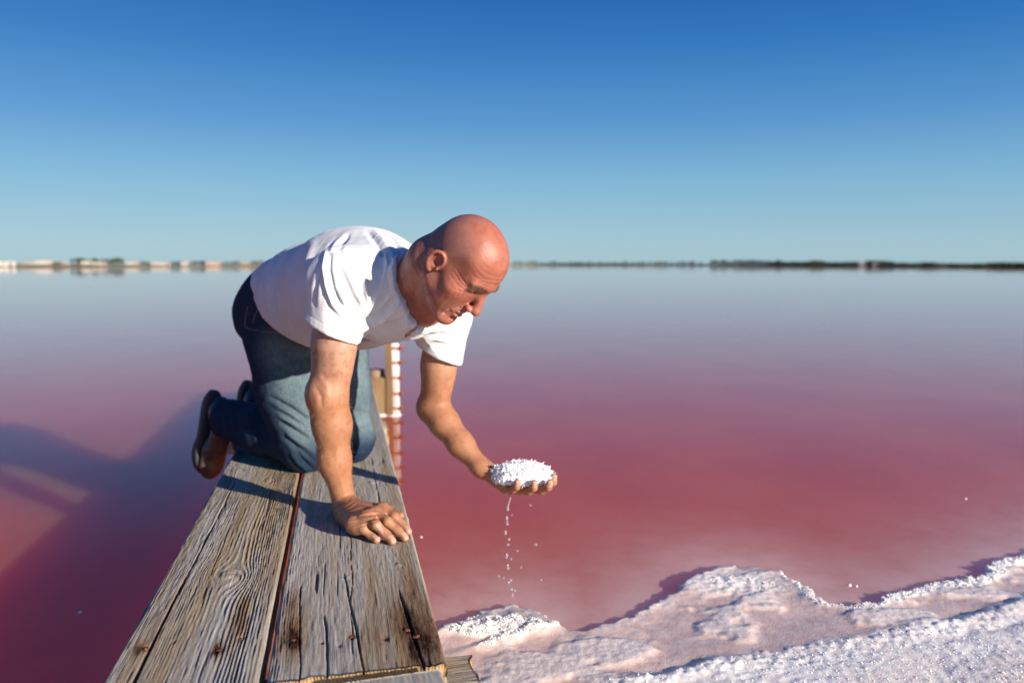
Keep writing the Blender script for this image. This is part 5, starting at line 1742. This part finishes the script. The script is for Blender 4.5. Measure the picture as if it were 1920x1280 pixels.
s1['label'] = 'brown leather shoe hanging over the edge of the boards'
s2 = make_shoe(J(488, 772, 2.80), sr_, np.array([-.25, .15, -1.0]), -1, 1.1)
s2['label'] = 'dark leather shoe behind the other, heel up'

# ================================================================== SALT IN THE HAND
M = Mat('salt_flakes')
M.set(Base_Color=M.mix(M.ramp(M.noise(90, 3, 0.6), 0.3, 0.7), (0.93, 0.90, 0.90), (0.96, 0.95, 0.95)), Roughness=0.35, IOR=1.5)
M.b.inputs['Subsurface Weight'].default_value = 0.0
M.b.inputs['Subsurface Radius'].default_value = (1, .9, .88)
M.b.inputs['Subsurface Scale'].default_value = 0.02
FLAKE = M.m
sc0 = J(977, 892, 1.995)
handful = empty('handful_of_salt', tuple(sc0))
tag(handful, 'mound of wet white salt flakes heaped in the outstretched hand', 'salt')
nu, nv = 34, 22
th_ = np.linspace(0, 2 * np.pi, nu, endpoint=False); ph_ = np.linspace(-.5, 1, nv) * np.pi / 2
TH, PH = np.meshgrid(th_, ph_, indexing='ij')
def mound(dirs):
    x, y, z = dirs[..., 0], dirs[..., 1], dirs[..., 2]
    r = 1 + .12 * noise3(x * 2.2, y * 2.2, z * 2.2, 15) + .08 * noise3(x * 5, y * 5, z * 5, 16)
    return np.stack([x * .073 * r + .003, y * .052 * r, np.where(z > 0, z * .036, z * .020) * r], -1)
dv = np.stack([np.cos(TH) * np.cos(PH), np.sin(TH) * np.cos(PH), np.sin(PH)], -1)
core = mound(dv).reshape(-1, 3) * .9
put('salt_core', mesh_np('salt_core', core, grid_faces(nu, nv)), FLAKE, handful)
rg = np.random.default_rng(5)
n = 6500
dr = rg.normal(size=(n, 3)); dr[:, 2] = np.abs(dr[:, 2]) * 1.1 - .55; dr /= np.linalg.norm(dr, axis=1)[:, None]
pos = mound(dr) * (.93 + .12 * rg.random(n))[:, None]
sz = .0022 + .0055 * rg.random(n) ** 2.5
out = dr * np.array([1, 1, .7])
w = out / np.linalg.norm(out, axis=1)[:, None] + rg.normal(size=(n, 3)) * .5
w /= np.linalg.norm(w, axis=1)[:, None]
u = np.cross(w, rg.normal(size=(n, 3))); u /= np.linalg.norm(u, axis=1)[:, None]
v = np.cross(w, u)
big_ = np.arange(n) % 26 == 0
lean = unit(np.array([1.0, -.25, .30]))
sz[big_] = .0040 + .0030 * rg.random(big_.sum())
nb_big = rg.normal(size=(big_.sum(), 3)) * .35 + lean * .75 + dr[big_] * .55
u[big_] = nb_big / np.linalg.norm(nb_big, axis=1)[:, None]
w[big_] = np.cross(u[big_], np.cross(w[big_], u[big_])); w[big_] /= np.linalg.norm(w[big_], axis=1)[:, None]
v[big_] = np.cross(w[big_], u[big_])
pos[big_] *= 1.02
S_ = sz[:, None]
parts_ = [pos + u * S_ * 1.8, pos + v * S_ * .42, pos - u * S_ * 1.1, pos - v * S_ * .40, pos + w * S_ * .30, pos - w * S_ * .22]
VV = np.concatenate(parts_); i = np.arange(n)
FF = np.concatenate([np.stack([i + a * n, i + b * n, i + c * n], 1) for a, b, c in ((0, 1, 4), (1, 2, 4), (2, 3, 4), (3, 0, 4), (1, 0, 5), (2, 1, 5), (3, 2, 5), (0, 3, 5))])
fl = put('salt_flakes', mesh_np('salt_flakes', VV, FF, smooth=False), FLAKE, handful)
fl['kind'] = 'stuff'

# ---- brine running off the hand: a short thread, then single drops
M = Mat('clear_brine')
M.set(Base_Color=(0.95, 0.86, 0.86), Roughness=0.12, IOR=1.36)
M.b.inputs['Transmission Weight'].default_value = 0.8
BRINE = M.m
YD = 1.985
tp = [(957, 925, .0034), (957, 932, .0030), (955, 939, .0022), (953, 945, .0026), (951.5, 950, .0036), (951.5, 955, .0044), (952, 957.5, .0020)]
VV = []
for (px, py, r) in tp:
    p = J(px, py, YD)
    for a in range(10):
        VV.append(p + np.array([math.cos(a * .6283), math.sin(a * .6283), 0]) * r)
nt_ = len(tp)
th_o = put('water_thread', mesh_np('water_thread', np.array(VV), [grid_faces(nt_, 10, True)[:, ::-1], np.arange(10)[None, :], ((nt_ - 1) * 10 + np.arange(10))[None, ::-1]]), BRINE)
tag(th_o, 'thin twisting thread of water running off the salt-filled hand', 'water')
drops = [(950, 971, 3.2), (951, 978, 2.2), (951, 982, 3.0), (947.5, 998, 3.4), (954, 1010, 2.8), (952, 1020, 3.2), (950, 1041, 3.0), (949, 1044, 2.4), (958, 1047, 2.4),
         (952, 1060, 2.8), (953, 1065, 2.6), (957, 1087, 3.6), (953, 1092, 2.6), (959, 1104, 3.0), (965, 1106, 2.6), (961, 1115, 3.0), (1005, 1020, 2.6), (970, 1032, 2.2),
         (977, 1063, 1.8), (1015, 1086, 1.8), (960, 965, 1.6), (995, 947, 1.6), (935, 1079, 2.2), (944, 1083, 2.0)]
dm = []
for s in range(3):
    a = np.linspace(0, np.pi, 9); b = np.linspace(0, 2 * np.pi, 12, endpoint=False)
    A_, B_ = np.meshgrid(a, b, indexing='ij')
    r = 1 + .10 * np.cos(2 * A_ + s) + .05 * np.cos(3 * A_ + 2 * s) - .12 * (s == 1) * np.cos(A_)
    VV = np.stack([r * np.sin(A_) * np.cos(B_) * (1.0 + .1 * s), r * np.sin(A_) * np.sin(B_), r * np.cos(A_) * (1.25 - .25 * s)], -1).reshape(-1, 3)
    m_ = mesh_np('water_drop', VV, grid_faces(9, 12, True)[:, ::-1]); m_.materials.append(BRINE); dm.append(m_)
for k, (px, py, r) in enumerate(drops):
    yy = YD + .02 * math.sin(k * 2.1)
    o = put('water_drop', dm[k % 3], None, None, tuple(J(px, py, yy)))
    s_ = r / F_PX * yy
    o.scale = (s_, s_, s_); o.rotation_euler = (0, 0, k)
    if k < 16: tag(o, 'clear drop in the line of water falling from the cupped hand', 'water drop', 'drops falling in a line under the hand')
    else: tag(o, 'small stray drop splashing beside the falling line of water', 'water drop', 'stray drops beside the falling line')

# floating salt flecks
fk = []
for px, py, r in ((1810, 935, .006), (150, 1148, .005), (1594, 1097, .007), (1606, 1099, .004), (790, 1007, .003)):
    p = at_level(px, py, 0.0)
    ang = np.linspace(0, 2 * np.pi, 9, endpoint=False)
    rr_ = r * (1 + .3 * RNG.normal(size=9))
    VV = [p + np.array([math.cos(a) * q_ * 1.4, math.sin(a) * q_, -.002]) for a, q_ in zip(ang, rr_)] + [p + np.array([math.cos(a) * q_ * .7, math.sin(a) * q_ * .5, .004]) for a, q_ in zip(ang, rr_)]
    o = put('salt_fleck', mesh_np('salt_fleck', np.array(VV), [grid_faces(2, 9, True), np.arange(9, 18)[None, :]]), FLAKE)
    fk.append(o)
for o, l in zip(fk, ('pale salt fleck floating far right on the pink water', 'pale salt fleck floating in the dark shadow left of the boards', 'larger salt fleck floating off the right-hand crest of the salt shore',
                     'smaller salt fleck touching its bigger neighbour off the salt shore crest', 'tiny salt fleck on the water just right of the spread fingers')):
    tag(o, l, 'salt fleck')
